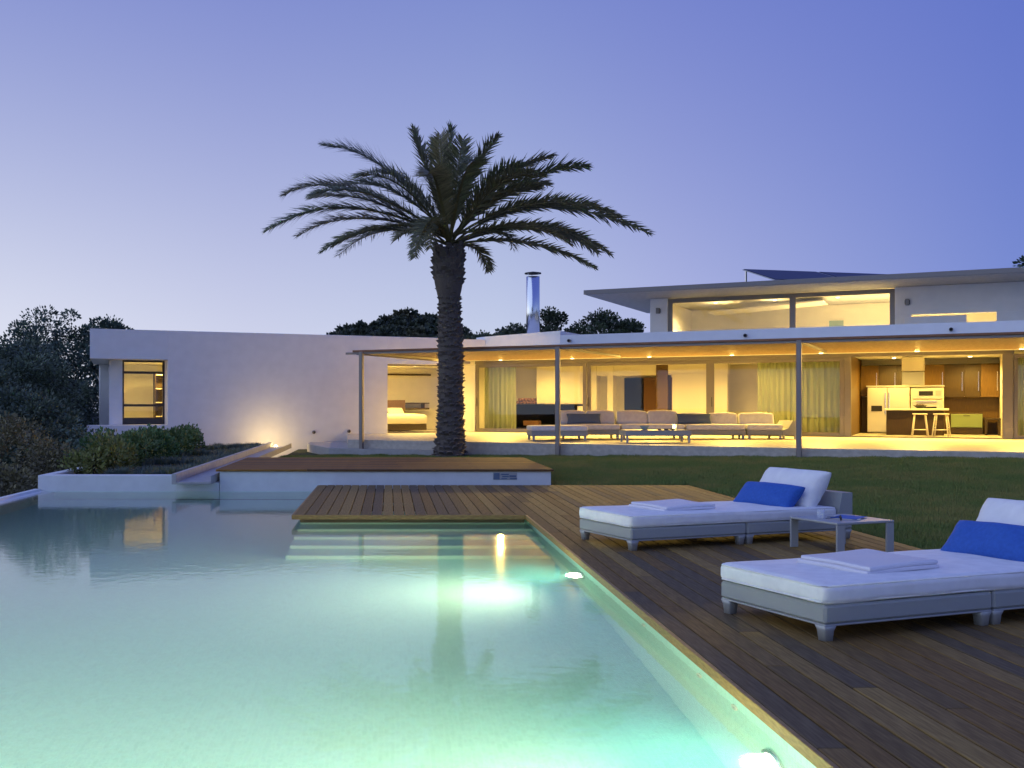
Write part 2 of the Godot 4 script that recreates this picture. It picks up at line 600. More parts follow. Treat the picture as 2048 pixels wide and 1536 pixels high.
# ---------- pool ----------
func pool() -> void:
	var shell := structure("swimming_pool")
	var deep := WATER - 1.25
	var I := Transform3D()
	span(shell, "pool_floor", I, Vector3(-6.0, deep - 0.2, -17.4), Vector3(1.95, deep, -1.5), M.tile, 0.002)
	span(shell, "side_wall", I, Vector3(1.745, deep, -17.4), Vector3(1.95, -0.055, -1.5), M.tile, 0.004)
	span(shell, "near_wall", I, Vector3(-5.75, deep, -1.5), Vector3(1.95, -0.03, -1.2), M.tile, 0.004)
	span(shell, "far_wall", I, Vector3(-5.88, deep, -17.7), Vector3(-1.14, WATER + 0.001, -17.55), M.tile, 0.002)
	span(shell, "jetty_side_wall", I, Vector3(-1.14, deep, -17.55), Vector3(-0.98, -0.05, -13.45), M.tile, 0.004)
	span(shell, "jetty_front_wall", I, Vector3(-0.98, deep, -13.62), Vector3(1.745, -0.05, -13.45), M.tile, 0.004)
	# the brim on the left, which the water runs over
	var brim := begin()
	var z0 := -17.55
	var z1 := -1.2
	var sec := [Vector2(-5.60, deep), Vector2(-5.60, WATER - 0.03), Vector2(-5.82, WATER + 0.012), Vector2(-5.84, WATER + 0.045), Vector2(-5.93, WATER + 0.045), Vector2(-5.95, WATER + 0.02), Vector2(-5.95, -2.6)]
	for k in sec.size() - 1:
		quad(brim, Vector3(sec[k].x, sec[k].y, z1), Vector3(sec[k].x, sec[k].y, z0), Vector3(sec[k + 1].x, sec[k + 1].y, z0), Vector3(sec[k + 1].x, sec[k + 1].y, z1))
	part(shell, "overflow_brim", finish(brim), M.render)
	for k in 6:
		var top := WATER - 0.208 * (k + 1)
		var nose := -13.25 + 0.49 * k
		span(shell, "step", I, Vector3(-1.12, deep - 0.1, -13.45), Vector3(1.745, top, nose), M.tile, 0.01) if k == 5 else span(shell, "step", I, Vector3(-1.12, top - 0.208, -13.45), Vector3(1.745, top, nose), M.tile, 0.01)
	# water surface
	var st := begin()
	quad(st, Vector3(-5.815, WATER, -17.55), Vector3(1.745, WATER, -17.55), Vector3(1.745, WATER, -1.5), Vector3(-5.815, WATER, -1.5))
	var w := part(self, "pool_water", finish(st), M.water)
	w.set_meta("kind", "structure")
	# the body of the water, which takes the red out of light that travels far in it
	var fog := FogVolume.new()
	fog.name = "pool_water_body"
	fog.shape = RenderingServer.FOG_VOLUME_SHAPE_BOX
	fog.size = Vector3(7.34, -0.004 + 1.246, 16.0)
	fog.position = Vector3(-1.93, WATER - 0.627, -9.52)
	var fm := FogMaterial.new()
	fm.density = 0.12
	fm.albedo = lin(0.20, 0.83, 0.84)
	fog.material = fm
	fog.set_meta("kind", "structure")
	add_child(fog)
	# right-wall lamps, two unseen near-wall lamps added to brighten the pool, small jets
	for e in [[1.745, -9.5, PI / 2, -1, 0, 12.0, "round white underwater lamp glowing in the pool wall near the sun loungers"], [1.745, -4.75, PI / 2, -1, 0, 12.0, "round white underwater lamp glowing in the pool wall at the corner of the deck edge"], [-4.2, -1.5, 0.0, 0, -1, 34.0, "unseen round white underwater lamp added in the short pool wall near the overflow brim"], [-0.9, -1.5, 0.0, 0, -1, 34.0, "unseen round white underwater lamp added in the short pool wall near the deck"]]:
		var away := Vector3(e[3], 0.12, e[4])
		var turned := Basis(Vector3.BACK, PI / 2) if e[3] else Basis(Vector3.RIGHT, -PI / 2)
		var t := thing("pool_lamp", e[6], "lamp", Transform3D(turned, Vector3(e[0], WATER - 0.47, e[1])), "underwater lamps in the pool walls")
		part(t, "rim", lathe([[0.0, 0.0], [0.125, 0.0], [0.125, 0.02], [0.10, 0.025], [0.10, 0.012], [0.0, 0.012]], 24), M.steel)
		part(t, "lens", lathe([[0.0, 0.013], [0.098, 0.013], [0.085, 0.035], [0.0, 0.045]], 24), M.pool_lamp)
		lamp_light(t, Vector3(e[0], WATER - 0.47, e[1]) + Vector3(e[3], 0, e[4]) * 0.07, away, e[5], 84.0, 0.08, Color(1.0, 0.92, 0.62), 1.0)
	for z in [-7.2, -5.9, -5.3]:
		var j := thing("pool_jet", "small white round inlet jet set in the pool side wall", "jet", Transform3D(Basis(Vector3.BACK, PI / 2), Vector3(1.745, WATER - 0.22, z)), "inlet jets in the pool wall")
		part(j, "ring", lathe([[0.0, 0.0], [0.04, 0.0], [0.04, 0.008], [0.022, 0.012], [0.022, 0.004], [0.0, 0.004]], 16), M.cream)
		part(j, "nozzle", lathe([[0.0, 0.005], [0.014, 0.005], [0.010, 0.012], [0.0, 0.012]], 12), M.frame_grey)

# ---------- deck ----------
func deck() -> void:
	var d := structure("timber_deck")
	var gap := 0.010
	var rows := []                     # [left edge, width, front end]
	for k in 21:
		rows.append([-1.16 + k * 2.836 / 21.0, 2.836 / 21.0 - gap, -12.744])
	for k in 25:
		rows.append([1.676 + k * 3.277 / 25.0, 3.277 / 25.0 - gap, 0.6])
	for q in rows:
		var w: float = q[1]
		var z1: float = q[2]
		var z := -17.38
		var first := true
		while z < z1 - 0.01:
			var ln: float = rng.randf_range(1.2, 3.8) if first else rng.randf_range(2.8, 4.4)
			if z1 < -12.0:
				ln = 20.0
			first = false
			var ze := minf(z + ln, z1)
			if z1 - ze < 0.9:
				ze = z1
			var o := part(d, "plank", chamfer(Vector3(w, 0.028, ze - z - (0.004 if ze < z1 else 0.0)), 0.004), M.deck[rng.randi_range(0, 5)])
			o.position = Vector3(q[0] + w / 2, -0.014 + rng.randf_range(-0.0012, 0.0012), (z + ze) / 2)
			z = ze
	# edge boards towards the water and the lawn
	var I := Transform3D()
	span(d, "edge_board", I, Vector3(1.646, -0.056, -12.742), Vector3(1.673, -0.0008, 0.6), M.fascia, 0.003)
	span(d, "edge_board", I, Vector3(-1.178, -0.056, -12.738), Vector3(1.645, -0.0008, -12.712), M.fascia, 0.003)
	span(d, "edge_board", I, Vector3(-1.188, -0.056, -17.36), Vector3(-1.162, -0.0008, -12.740), M.fascia, 0.003)
	span(d, "edge_board", I, Vector3(4.955, -0.16, -17.38), Vector3(4.985, -0.0295, 0.6), M.fascia, 0.003)
	for z in [-17.0, -15.6, -14.2]:
		span(d, "joist", I, Vector3(-0.97, -0.12, z - 0.03), Vector3(4.95, -0.030, z + 0.03), M.joist)
	span(d, "joist", I, Vector3(-1.1, -0.115, -12.95), Vector3(1.66, -0.030, -12.89), M.joist)
	span(d, "bearer", I, Vector3(1.96, -0.40, -17.3), Vector3(4.95, -0.17, 0.55), M.joist)

# ---------- raised platform, rill and planting bed ----------
func platform_and_planter() -> void:
	var I := Transform3D()
	var p := thing("raised_platform", "low white walled platform topped with brown boards at the pool's far end", "platform", at(-0.1, 0, -19.5))
	span(p, "front_wall", I, Vector3(-2.84, -0.5, -17.85), Vector3(2.70, 0.212, -17.56), M.render, 0.004)
	span(p, "side_wall", I, Vector3(2.41, -0.5, -21.4), Vector3(2.70, 0.212, -17.85), M.render, 0.004)
	span(p, "core", I, Vector3(-2.84, -0.5, -21.4), Vector3(2.41, 0.20, -17.86), M.joist, 0.004)
	var z := -17.52
	while z > -21.4:
		var cut := rng.randf_range(-1.4, 1.6)
		for e in [[-2.90, cut - 0.003], [cut + 0.003, 2.74]]:
			var o := span(p, "plank", I, Vector3(e[0], 0.221, z - 0.129), Vector3(e[1], 0.25, z), M.cross[rng.randi_range(0, 5)], 0.004)
			o.position.y += rng.randf_range(-0.001, 0.001)
		z -= 0.1355
	span(p, "nosing", I, Vector3(-2.90, 0.2135, -17.545), Vector3(2.745, 0.2205, -17.525), M.fascia, 0.002)
	var g := thing("wall_vent", "small dark slotted vent in the white platform wall", "vent", at(1.93, 0.135, -17.555))
	part(g, "backing", chamfer(Vector3(0.40, 0.115, 0.006), 0.002), M.frame_grey)
	for k in [[-0.14, 0.0, 0.10, 0.11], [0.0, 0.03, 0.13, 0.02], [0.01, -0.005, 0.11, 0.02], [0.13, 0.0, 0.11, 0.03], [0.14, -0.04, 0.12, 0.022], [-0.01, -0.042, 0.10, 0.018]]:
		part(g, "slot", chamfer(Vector3(k[2], k[3], 0.012), 0.002), M.slate_cloth, at(k[0], k[1], 0.004))
	# rill: a long concrete channel whose lip hangs over the pool
	var r := thing("water_rill", "long grey concrete water channel with its lip over the pool", "channel", at(-3.2, 0, -22))
	span(r, "bed", I, Vector3(-3.48, 0.03, -31.2), Vector3(-2.93, 0.07, -17.15), M.concrete, 0.006)
	span(r, "side", I, Vector3(-3.56, 0.03, -31.2), Vector3(-3.482, 0.20, -17.15), M.concrete, 0.006)
	span(r, "side", I, Vector3(-2.928, 0.03, -31.2), Vector3(-2.908, 0.17, -17.15), M.concrete, 0.006)
	# planting bed
	var b := thing("planting_bed", "raised white walled planting bed beside the far pool corner", "planter", at(-4.7, 0, -22))
	span(b, "front_wall", I, Vector3(-5.88, -2.4, -17.80), Vector3(-3.57, 0.15, -17.56), M.render, 0.006)
	span(b, "front_wall_below_channel", I, Vector3(-3.57, -0.5, -17.80), Vector3(-2.85, 0.028, -17.56), M.render, 0.004)
	span(b, "left_wall", I, Vector3(-5.88, -2.4, -31.2), Vector3(-5.70, 0.15, -17.80), M.render, 0.006)
	var st := begin(true)
	for i in 10:
		for j in 40:
			var q := []
			for e in [[i, j], [i + 1, j], [i + 1, j + 1], [i, j + 1]]:
				var x := lerpf(-5.70, -3.56, e[0] / 10.0)
				var zz := lerpf(-31.6, -17.80, e[1] / 40.0)
				q.append(Vector3(x, 0.07 + 0.03 * sin(x * 7 + zz * 3) + 0.02 * sin(zz * 9.0 - x * 3), zz))
			quad(st, q[0], q[1], q[2], q[3])
	part(b, "soil", finish(st, true), M.soil, root_of(b).affine_inverse())
	# hedge bushes
	for k in 13:
		var u := k / 12.0 * 0.83
		var pos := Vector3(-5.32 + 0.12 * sin(k * 2.3), 0.06, -18.9 - 10.6 * u)
		var h := rng.randf_range(0.56, 0.70)
		var warm := 0.65 if k < 2 else rng.randf_range(0.0, 0.25)
		var words := "yellowish green leafy bush at the open end of the hedge row" if k < 2 else "dark green leafy bush in the hedge row of the planting bed"
		var t := thing("hedge_bush", words, "bush", Transform3D(Basis(Vector3.UP, rng.randf() * TAU), pos), "bushes at the open end of the hedge" if k < 2 else "bushes of the hedge row")
		var col := Color(0.065, 0.145, 0.045).lerp(Color(0.22, 0.21, 0.055), warm)
		part(t, "foliage", bush_mesh(0.62, h, 0.075, 1500, col, 0.6), M.leaf)
		part(t, "stem", tube([Vector3.ZERO, Vector3(0.02, h * 0.4, 0.01), Vector3(0, h * 0.7, 0)], [0.025, 0.018, 0.008], 6), M.bark)
	# ground cover: low grey-green mat plants and a few yellow ones
	var tuft := begin()
	for k in 26:
		var a := rng.randf() * TAU
		var o := Vector3(cos(a), 0, sin(a)) * rng.randf() * 0.05
		var tip := o + Vector3(cos(a) * 0.05, rng.randf_range(0.04, 0.11), sin(a) * 0.05)
		var side := Vector3(-sin(a), 0, cos(a)) * 0.008
		for v in [o - side, o + side, tip]:
			tuft.set_color(Color.WHITE)
			tuft.add_vertex(v)
	var spots := []
	var cols := []
	for k in 1500:
		var x := rng.randf_range(-5.0, -3.62)
		var zz := rng.randf_range(-30.5, -18.2)
		if sin(x * 3.1) + sin(zz * 1.7 + x) < -0.2:
			continue
		spots.append(Transform3D(Basis(Vector3.UP, rng.randf() * TAU).scaled(Vector3.ONE * rng.randf_range(0.8, 1.7)), Vector3(x, 0.08, zz)))
		cols.append(Color(0.10, 0.15, 0.13).lerp(Color(0.20, 0.20, 0.05), 0.8 if rng.randf() < 0.2 else rng.randf() * 0.2))
	multi("ground_cover", finish(tuft), M.grass, spots, cols, "low grey green mat plants between the hedge and the water channel", "ground cover")

# a leafy mass: small faces through an uneven volume
func bush_mesh(r: float, h: float, leaf: float, n: int, col: Color, upright := 0.0) -> ArrayMesh:
	var st := begin()
	var lobes := []
	for k in 9:
		var a := rng.randf() * TAU
		var d := sqrt(rng.randf()) * r * 0.62
		lobes.append([Vector3(cos(a) * d, h * rng.randf_range(0.25, 0.78), sin(a) * d), rng.randf_range(0.30, 0.48) * minf(r, h)])
	for k in n:
		var l: Array = lobes[rng.randi_range(0, lobes.size() - 1)]
		var dir := Vector3(rng.randfn(), rng.randfn() * 0.9, rng.randfn()).normalized()
		var p: Vector3 = l[0] + dir * l[1] * pow(rng.randf(), 0.35)
		p.y = maxf(p.y, 0.0)
		leaf_face(st, p, (dir + Vector3(0, upright, 0)).normalized(), leaf * rng.randf_range(0.7, 1.3), col * rng.randf_range(0.7, 1.35))
	return finish(st)

func leaf_face(st: SurfaceTool, p: Vector3, dir: Vector3, s: float, c: Color) -> void:
	var side := dir.cross(Vector3(rng.randfn(), rng.randfn(), rng.randfn())).normalized() * s * 0.32
	c.a = 1.0
	var mid := p + dir * s * 0.5
	for v in [p, mid + side, p + dir * s, p, p + dir * s, mid - side]:
		st.set_color(c)
		st.add_vertex(v)

# ---------- terrace ----------
func terrace() -> void:
	var t := structure("terrace")
	var poly := PackedVector2Array()
	for p in [FM * Vector3(20, 0, 8.75), FM * Vector3(0.12, 0, 8.75), Vector3(-1.25, 0, -31.0), FW * Vector3(7.87, 0, -0.1), FW * Vector3(11.8, 0, -0.1), FM * Vector3(-0.4, 0, 0.02), FM * Vector3(20, 0, 0.02)]:
		poly.append(flat(p))
	part(t, "paving", prism(poly, -0.4, FLOOR), M.terrace)
	var low := PackedVector2Array()
	for p in [FM * Vector3(3.6, 0, 9.05), FM * Vector3(-0.3, 0, 9.05), Vector3(-2.45, 0, -31.2), Vector3(-2.45, 0, -32.7), Vector3(-1.2, 0, -33.0), Vector3(-1.2, 0, -31.0), FM * Vector3(0.13, 0, 8.76), FM * Vector3(3.6, 0, 8.76)]:
		low.append(flat(p))
	part(t, "lower_step", prism(low, -0.3, 0.15), M.concrete)

# ---------- the house ----------
func window_bars(parent: Node, f: Transform3D, lo: Vector3, hi: Vector3, w: float, m: Material) -> void:   # a frame round an opening; lo.z .. hi.z is its depth
	span(parent, "frame", f, Vector3(lo.x, lo.y, lo.z), Vector3(lo.x + w, hi.y, hi.z), m, 0.004)
	span(parent, "frame", f, Vector3(hi.x - w, lo.y, lo.z), Vector3(hi.x, hi.y, hi.z), m, 0.004)
	span(parent, "frame", f, Vector3(lo.x + w, hi.y - w, lo.z), Vector3(hi.x - w, hi.y, hi.z), m, 0.004)
	span(parent, "frame", f, Vector3(lo.x + w, lo.y, lo.z), Vector3(hi.x - w, lo.y + w, hi.z), m, 0.004)

func pane(parent: Node, f: Transform3D, lo: Vector3, hi: Vector3) -> void:    # one sheet of glass
	var st := begin()
	quad(st, Vector3(lo.x, hi.y, lo.z), Vector3(hi.x, hi.y, lo.z), Vector3(hi.x, lo.y, lo.z), Vector3(lo.x, lo.y, lo.z))
	var o := part(parent, "pane", finish(st), M.glass)
	o.transform = root_of(parent).affine_inverse() * f

func opening(house_: Node3D, called: String) -> Node3D:
	var n := Node3D.new()
	n.name = called
	house_.add_child(n, true)
	return n

var villa: Node3D

func house() -> void:
	villa = thing("villa", "white modern villa with a long lit glass front and flat roofs", "house", at(2.93, 0, -36))
	var h := villa
	var S: Material = M.stucco
	# --- bedroom wing
	span(h, "wing_wall", FW, Vector3(2.11, -0.5, -0.30), Vector3(9.2, 3.52, 0.0), S)
	span(h, "wing_wall", FW, Vector3(9.2, 2.63, -0.30), Vector3(11.42, 3.52, 0.0), S)
	span(h, "wing_wall", FW, Vector3(11.42, 0.0, -0.30), Vector3(11.92, 3.52, 0.0), S)
	span(h, "wing_wall", FW, Vector3(9.2, -0.5, -0.30), Vector3(11.42, FLOOR - 0.002, -0.12), S)
	var over := PackedVector2Array()
	for p in [[-0.14, 0.0], [2.11, 0.0], [2.11, -0.3], [11.92, -0.3], [11.92, -4.8], [0.57, -4.8]]:
		over.append(flat(FW * Vector3(p[0], 0, p[1])))
	part(h, "wing_roof", prism(over, 2.655, 3.52), S, root_of(h).affine_inverse())
	var end := PackedVector2Array()
	for p in [[0.5, -0.7], [0.89, -0.7], [0.89, -0.95], [1.34, -4.55], [1.09, -4.55]]:
		end.append(flat(FW * Vector3(p[0], 0, p[1])))
	part(h, "recess_wall", prism(end, -2.5, 2.654), S, root_of(h).affine_inverse())
	span(h, "recess_wall", FW, Vector3(2.16, -0.5, -0.95), Vector3(2.36, 2.654, -0.30), S)
	span(h, "wing_back_wall", FW, Vector3(0.75, -2.5, -4.8), Vector3(9.0, 2.654, -4.55), S)
	var low := PackedVector2Array()
	for p in [[-0.23, 0.015], [2.11, 0.015], [2.11, -0.69], [-0.12, -0.69]]:
		low.append(flat(FW * Vector3(p[0], 0, p[1])))
	part(h, "wing_low_wall", prism(low, -2.5, 0.715), S, root_of(h).affine_inverse())
	span(h, "wing_base", FW, Vector3(0.9, -0.5, -0.94), Vector3(2.15, 0.714, -0.71), S)
	span(h, "wing_floor", FW, Vector3(0.75, 0.2, -4.55), Vector3(9.0, FLOOR, -0.31), M.cream)
	var w := opening(h, "window")
	window_bars(w, FW, Vector3(0.89, 0.717, -0.86), Vector3(2.16, 2.655, -0.78), 0.06, M.dark_frame)
	span(w, "transom", FW, Vector3(0.95, 2.25, -0.855), Vector3(2.10, 2.32, -0.79), M.dark_frame, 0.003)
	span(w, "transom", FW, Vector3(0.95, 1.26, -0.855), Vector3(2.10, 1.33, -0.79), M.dark_frame, 0.003)
	span(w, "sill_panel", FW, Vector3(0.95, 0.777, -0.85), Vector3(2.10, 0.92, -0.80), M.dark_frame, 0.003)
	for y in [[0.92, 1.26], [1.33, 2.25], [2.32, 2.595]]:
		pane(w, FW, Vector3(0.95, y[0], -0.82), Vector3(2.10, y[1], -0.82))
	var bw := opening(h, "bedroom_window")
	window_bars(bw, FW, Vector3(9.2, FLOOR, -0.24), Vector3(11.42, 2.63, -0.18), 0.05, M.alu)
	pane(bw, FW, Vector3(9.25, FLOOR + 0.05, -0.21), Vector3(11.37, 2.58, -0.21))
	# --- main block
	span(h, "front_pier", FM, Vector3(-0.62, 0.0, -0.30), Vector3(0.0, 2.85, 0.0), S)
	span(h, "ground_floor", FM, Vector3(-0.62, -0.4, -8.2), Vector3(20.0, FLOOR, 0.0), M.terrace, 0.002)
	span(h, "roof_slab", FM, Vector3(3.74, 2.80, -8.2), Vector3(20.0, 3.46, 2.0), S)
	span(h, "roof_slab", FM, Vector3(-0.62, 2.80, -8.2), Vector3(3.74, 3.46, 0.05), S)
	span(h, "back_wall", FM, Vector3(-0.62, FLOOR, -8.2), Vector3(20.0, 2.80, -7.9), M.plaster)
	span(h, "party_wall", FM, Vector3(-0.62, FLOOR, -7.9), Vector3(-0.40, 2.80, -0.30), M.plaster)
	span(h, "end_wall", FM, Vector3(19.75, FLOOR, -7.9), Vector3(20.0, 2.80, 0.0), S)
	# parapet that turns from the wing to the main front
	var a := FW * Vector3(12.75, 0, 0.05)
	var b := FM * Vector3(3.74, 0, 2.0)
	var poly := PackedVector2Array([flat(a), flat(b), flat(FM * Vector3(3.74, 0, 0.06)), flat(FM * Vector3(1.0, 0, 0.06)), flat(FW * Vector3(12.75, 0, -0.6))])
	part(h, "corner_parapet", prism(poly, 2.80, 3.60), S, root_of(h).affine_inverse())
	var corner := PackedVector2Array([flat(FW * Vector3(11.92, 0, -0.01)), flat(FW * Vector3(12.75, 0, 0.05)), flat(FM * Vector3(1.0, 0, 0.06)), flat(FM * Vector3(-0.6, 0, 0.06)), flat(FW * Vector3(11.92, 0, -0.6))])
	part(h, "corner_roof", prism(corner, 2.80, 3.50), S, root_of(h).affine_inverse())
	# glazed front: head track, sills, mullions, sashes
	span(h, "head_track", FM, Vector3(0.0, 2.70, -0.16), Vector3(15.9, 2.80, 0.0), M.alu, 0.004)
	var bays := [[0.0, 3.93, 0.11], [3.93, 7.85, 0.11], [7.85, 11.66, 0.11]]
	for k in bays.size():
		var o := opening(h, "sliding_door")
		var e: Array = bays[k]
		var z := -0.06 - 0.05 * (k % 2)
		window_bars(o, FM, Vector3(e[0] + 0.003, FLOOR + 0.003, z - 0.025), Vector3(e[1] - 0.003, 2.697, z + 0.025), 0.12, M.alu)
		pane(o, FM, Vector3(e[0] + 0.12, FLOOR + 0.12, z), Vector3(e[1] - 0.12, 2.58, z))
		span(o, "handle", FM, Vector3(e[0] + 0.05, 1.25, z + 0.026), Vector3(e[0] + 0.07, 1.55, z + 0.05), M.dark, 0.004)
	span(h, "column", FM, Vector3(11.66, FLOOR, -0.22), Vector3(11.84, 2.70, 0.0), M.alu)
	span(h, "column", FM, Vector3(15.63, FLOOR, -0.22), Vector3(15.88, 2.70, 0.06), M.alu)
	span(h, "door_sill", FM, Vector3(11.85, FLOOR + 0.003, -0.14), Vector3(15.62, FLOOR + 0.03, 0.0), M.alu, 0.003)
	var sd := opening(h, "sliding_door")
	window_bars(sd, FM, Vector3(15.89, FLOOR + 0.003, -0.10), Vector3(19.7, 2.697, -0.04), 0.10, M.alu)
	pane(sd, FM, Vector3(15.99, FLOOR + 0.1, -0.07), Vector3(19.6, 2.6, -0.07))
	# chimney flue
	var fl := thing("chimney_flue", "polished steel chimney pipe with a dark flat cap above the parapet", "chimney", FM * at(0.98, 3.46, -3.0))
	part(fl, "pipe", lathe([[0.245, 0.0], [0.245, 2.50]], 32), M.steel)
	part(fl, "collar", lathe([[0.27, 0.0], [0.27, 0.08], [0.246, 0.12]], 32), M.steel)
	part(fl, "cap", lathe([[0.0, 2.60], [0.30, 2.60], [0.30, 2.64], [0.0, 2.69]], 32), M.dark)
	for k in 3:
		var an := TAU * k / 3.0
		part(fl, "cap_bracket", chamfer(Vector3(0.02, 0.12, 0.02), 0.003), M.steel, at(cos(an) * 0.22, 2.55, sin(an) * 0.22))

func upper_storey() -> void:
	var h := villa
	var S: Material = M.stucco
	span(h, "upper_wall", FM, Vector3(5.76, 3.47, -1.25), Vector3(6.32, 4.75, -1.0), S)
	span(h, "upper_wall", FM, Vector3(12.94, 3.93, -1.25), Vector3(20.0, 4.75, -1.0), S)
	span(h, "upper_wall", FM, Vector3(12.94, 3.47, -1.25), Vector3(13.38, 3.93, -1.0), S)
	span(h, "upper_wall", FM, Vector3(15.52, 3.47, -1.25), Vector3(20.0, 3.93, -1.0), S)
	span(h, "upper_wall", FM, Vector3(13.38, 3.47, -1.25), Vector3(15.52, 3.66, -1.0), S)
	span(h, "upper_wall", FM, Vector3(6.32, 3.47, -1.25), Vector3(12.94, 3.52, -1.0), S)
	span(h, "balcony_parapet", FM, Vector3(13.2, 3.47, -0.98), Vector3(14.78, 3.86, -0.80), S)
	span(h, "upper_side_wall", FM, Vector3(5.76, 3.47, -6.0), Vector3(6.0, 4.75, -1.25), M.plaster)
	span(h, "upper_side_wall", FM, Vector3(19.75, 3.47, -6.0), Vector3(20.0, 4.75, -1.25), M.plaster)
	span(h, "upper_back_wall", FM, Vector3(5.76, 3.47, -6.25), Vector3(20.0, 4.75, -6.0), M.plaster)
	span(h, "upper_floor", FM, Vector3(6.0, 3.465, -6.0), Vector3(19.75, 3.50, -1.25), M.cream)
	var slab := [FM * Vector3(4.28, 0, 1.2), FM * Vector3(20.5, 0, 1.2), FM * Vector3(20.5, 0, -6.4), FM * Vector3(4.28, 0, -3.3), FM * Vector3(4.28, 0, -6.4)]
	span(h, "upper_roof", FM, Vector3(4.28, 4.752, -6.4), Vector3(20.5, 4.86, 1.2), M.concrete)
	span(h, "roof_edge", FM, Vector3(4.24, 4.762, 1.201), Vector3(20.5, 4.90, 1.23), M.roof_trim)
	var w := opening(h, "upper_window")
	window_bars(w, FM, Vector3(6.32, 3.52, -1.16), Vector3(12.94, 4.73, -1.08), 0.14, M.alu)
	span(w, "mullion", FM, Vector3(10.02, 3.66, -1.16), Vector3(10.20, 4.59, -1.08), M.alu, 0.004)
	pane(w, FM, Vector3(6.46, 3.66, -1.12), Vector3(10.02, 4.59, -1.12))
	pane(w, FM, Vector3(10.20, 3.66, -1.12), Vector3(12.80, 4.59, -1.12))
	# inclined solar collectors on the roof
	for k in 2:
		var base := Transform3D(Basis(Vector3(0.968, 0, -0.25), Vector3.UP, Vector3(0.25, 0, 0.968)), Vector3(12.95 + 2.72 * k, 4.86, -33.45 - 0.70 * k))
		var t := thing("solar_panel", ["dark blue tilted solar panel with its steel support showing at the open end", "dark blue tilted solar panel at the inner end of the pair on the roof"][k], "solar panel", base, "solar panels on the roof")
		var tilt := Transform3D(Basis(Vector3.RIGHT, 0.30), Vector3(0, 0.56, 0))
		part(t, "panel", chamfer(Vector3(2.68, 0.04, 1.74), 0.006), M.solar, tilt)
		part(t, "frame", chamfer(Vector3(2.74, 0.03, 1.80), 0.006), M.frame_grey, tilt * Transform3D(Basis(), Vector3(0, -0.012, 0)))
		for sx in [-1.28, 1.28]:
			part(t, "leg", chamfer(Vector3(0.05, 0.80, 0.05), 0.004), M.steel, at(sx, 0.40, -0.80))
			part(t, "leg", chamfer(Vector3(0.05, 0.30, 0.05), 0.004), M.steel, at(sx, 0.15, 0.78))

# ---------- pergola ----------
func pergola() -> void:
	var p := thing("pergola", "timber roofed terrace pergola on slim grey posts along the glass front", "pergola", FM * at(8, 0, 5))
	span(p, "front_board", FM, Vector3(0.28, 2.722, 8.72), Vector3(20.0, 2.775, 8.80), M.cedar, 0.006)
	span(p, "steel_beam", FM, Vector3(0.05, 2.665, 8.70), Vector3(20.0, 2.720, 8.77), M.post, 0.004)
	span(p, "end_beam", FM, Vector3(0.34, 2.655, 1.4), Vector3(0.44, 2.733, 8.69), M.post, 0.004)
	span(p, "roof_sheet", FM, Vector3(0.30, 2.758, 2.02), Vector3(20.0, 2.774, 8.71), M.frame_grey, 0.004)
	var st := begin()
	var n := 2.03
	while n < 8.6:
		var b := chamfer(Vector3(19.64, 0.022, 0.132), 0.004)
		st.append_from(b, 0, Transform3D(Basis(), Vector3(10.16, 2.745, n + 0.066)))
		n += 0.139
	var boards := part(p, "ceiling_boards", st.commit(), M.ceiling_wood, root_of(p).affine_inverse() * FM)
	boards.set_meta("kind", "stuff")
	for s in [0.62, 6.07, 11.52, 17.3]:
		var base := FM * Vector3(s, 0, 8.93)
		var g := ground_level(base.x, base.z)
		span(p, "post", FM, Vector3(s - 0.055, g - 0.2, 8.86), Vector3(s + 0.055, 2.72, 8.96), M.post, 0.012)
		span(p, "cross_beam", FM, Vector3(s - 0.03, 2.67, 3.6), Vector3(s + 0.03, 2.731, 8.69), M.post, 0.004)
	# recessed soffit lamps
	for k in 8:
		var s := -1.12 + 2.45 * k
		if k == 0:
			continue
		var q := FM * Vector3(s, 2.80, 0.95)
		if s < 3.7:
			q = FM * Vector3(s, 2.80, 0.95)
		var t := thing("soffit_lamp", "round recessed warm lamp in the soffit above the glass doors", "lamp", Transform3D(Basis(), q), "recessed lamps in the terrace soffit")
		part(t, "ring", lathe([[0.0, -0.004], [0.085, -0.004], [0.085, -0.012], [0.0, -0.012]], 16), M.cream)
		part(t, "bulb", lathe([[0.0, -0.013], [0.065, -0.013], [0.05, -0.03], [0.0, -0.034]], 16), M.lamp)
		lamp_light(t, q + Vector3(0, -0.05, 0), (FM.basis * Vector3(0, -1, 0.75)).normalized(), 30.0, 64.0, 0.06)
	# plaster soffit near the corner, where the roof slab does not reach
	var soffit := PackedVector2Array([flat(FM * Vector3(-0.85, 0, 2.0)), flat(FM * Vector3(3.735, 0, 2.0)), flat(FM * Vector3(3.735, 0, 0.07)), flat(FM * Vector3(0.5, 0, 0.07)), flat(FW * Vector3(11.95, 0, 0.01)), flat(FW * Vector3(9.5, 0, 0.01))])
	part(p, "soffit", prism(soffit, 2.80, 2.84), M.plaster, root_of(p).affine_inverse())

# ---------- rooms ----------
func ceiling_lamp(p: Vector3, where: String, energy: float, color := WARM) -> void:
	var t := thing("ceiling_lamp", "small round warm lamp in the ceiling of the " + where, "lamp", Transform3D(Basis(), p), "ceiling lamps of the " + where)
	part(t, "ring", lathe([[0.0, -0.003], [0.075, -0.003], [0.075, -0.01], [0.0, -0.01]], 14), M.cream)
	part(t, "bulb", lathe([[0.0, -0.011], [0.06, -0.011], [0.05, -0.028], [0.0, -0.03]], 14), M.lamp)
	lamp_light(t, p + Vector3(0, -0.06, 0), Vector3.DOWN, energy, 82.0, 0.08, color)

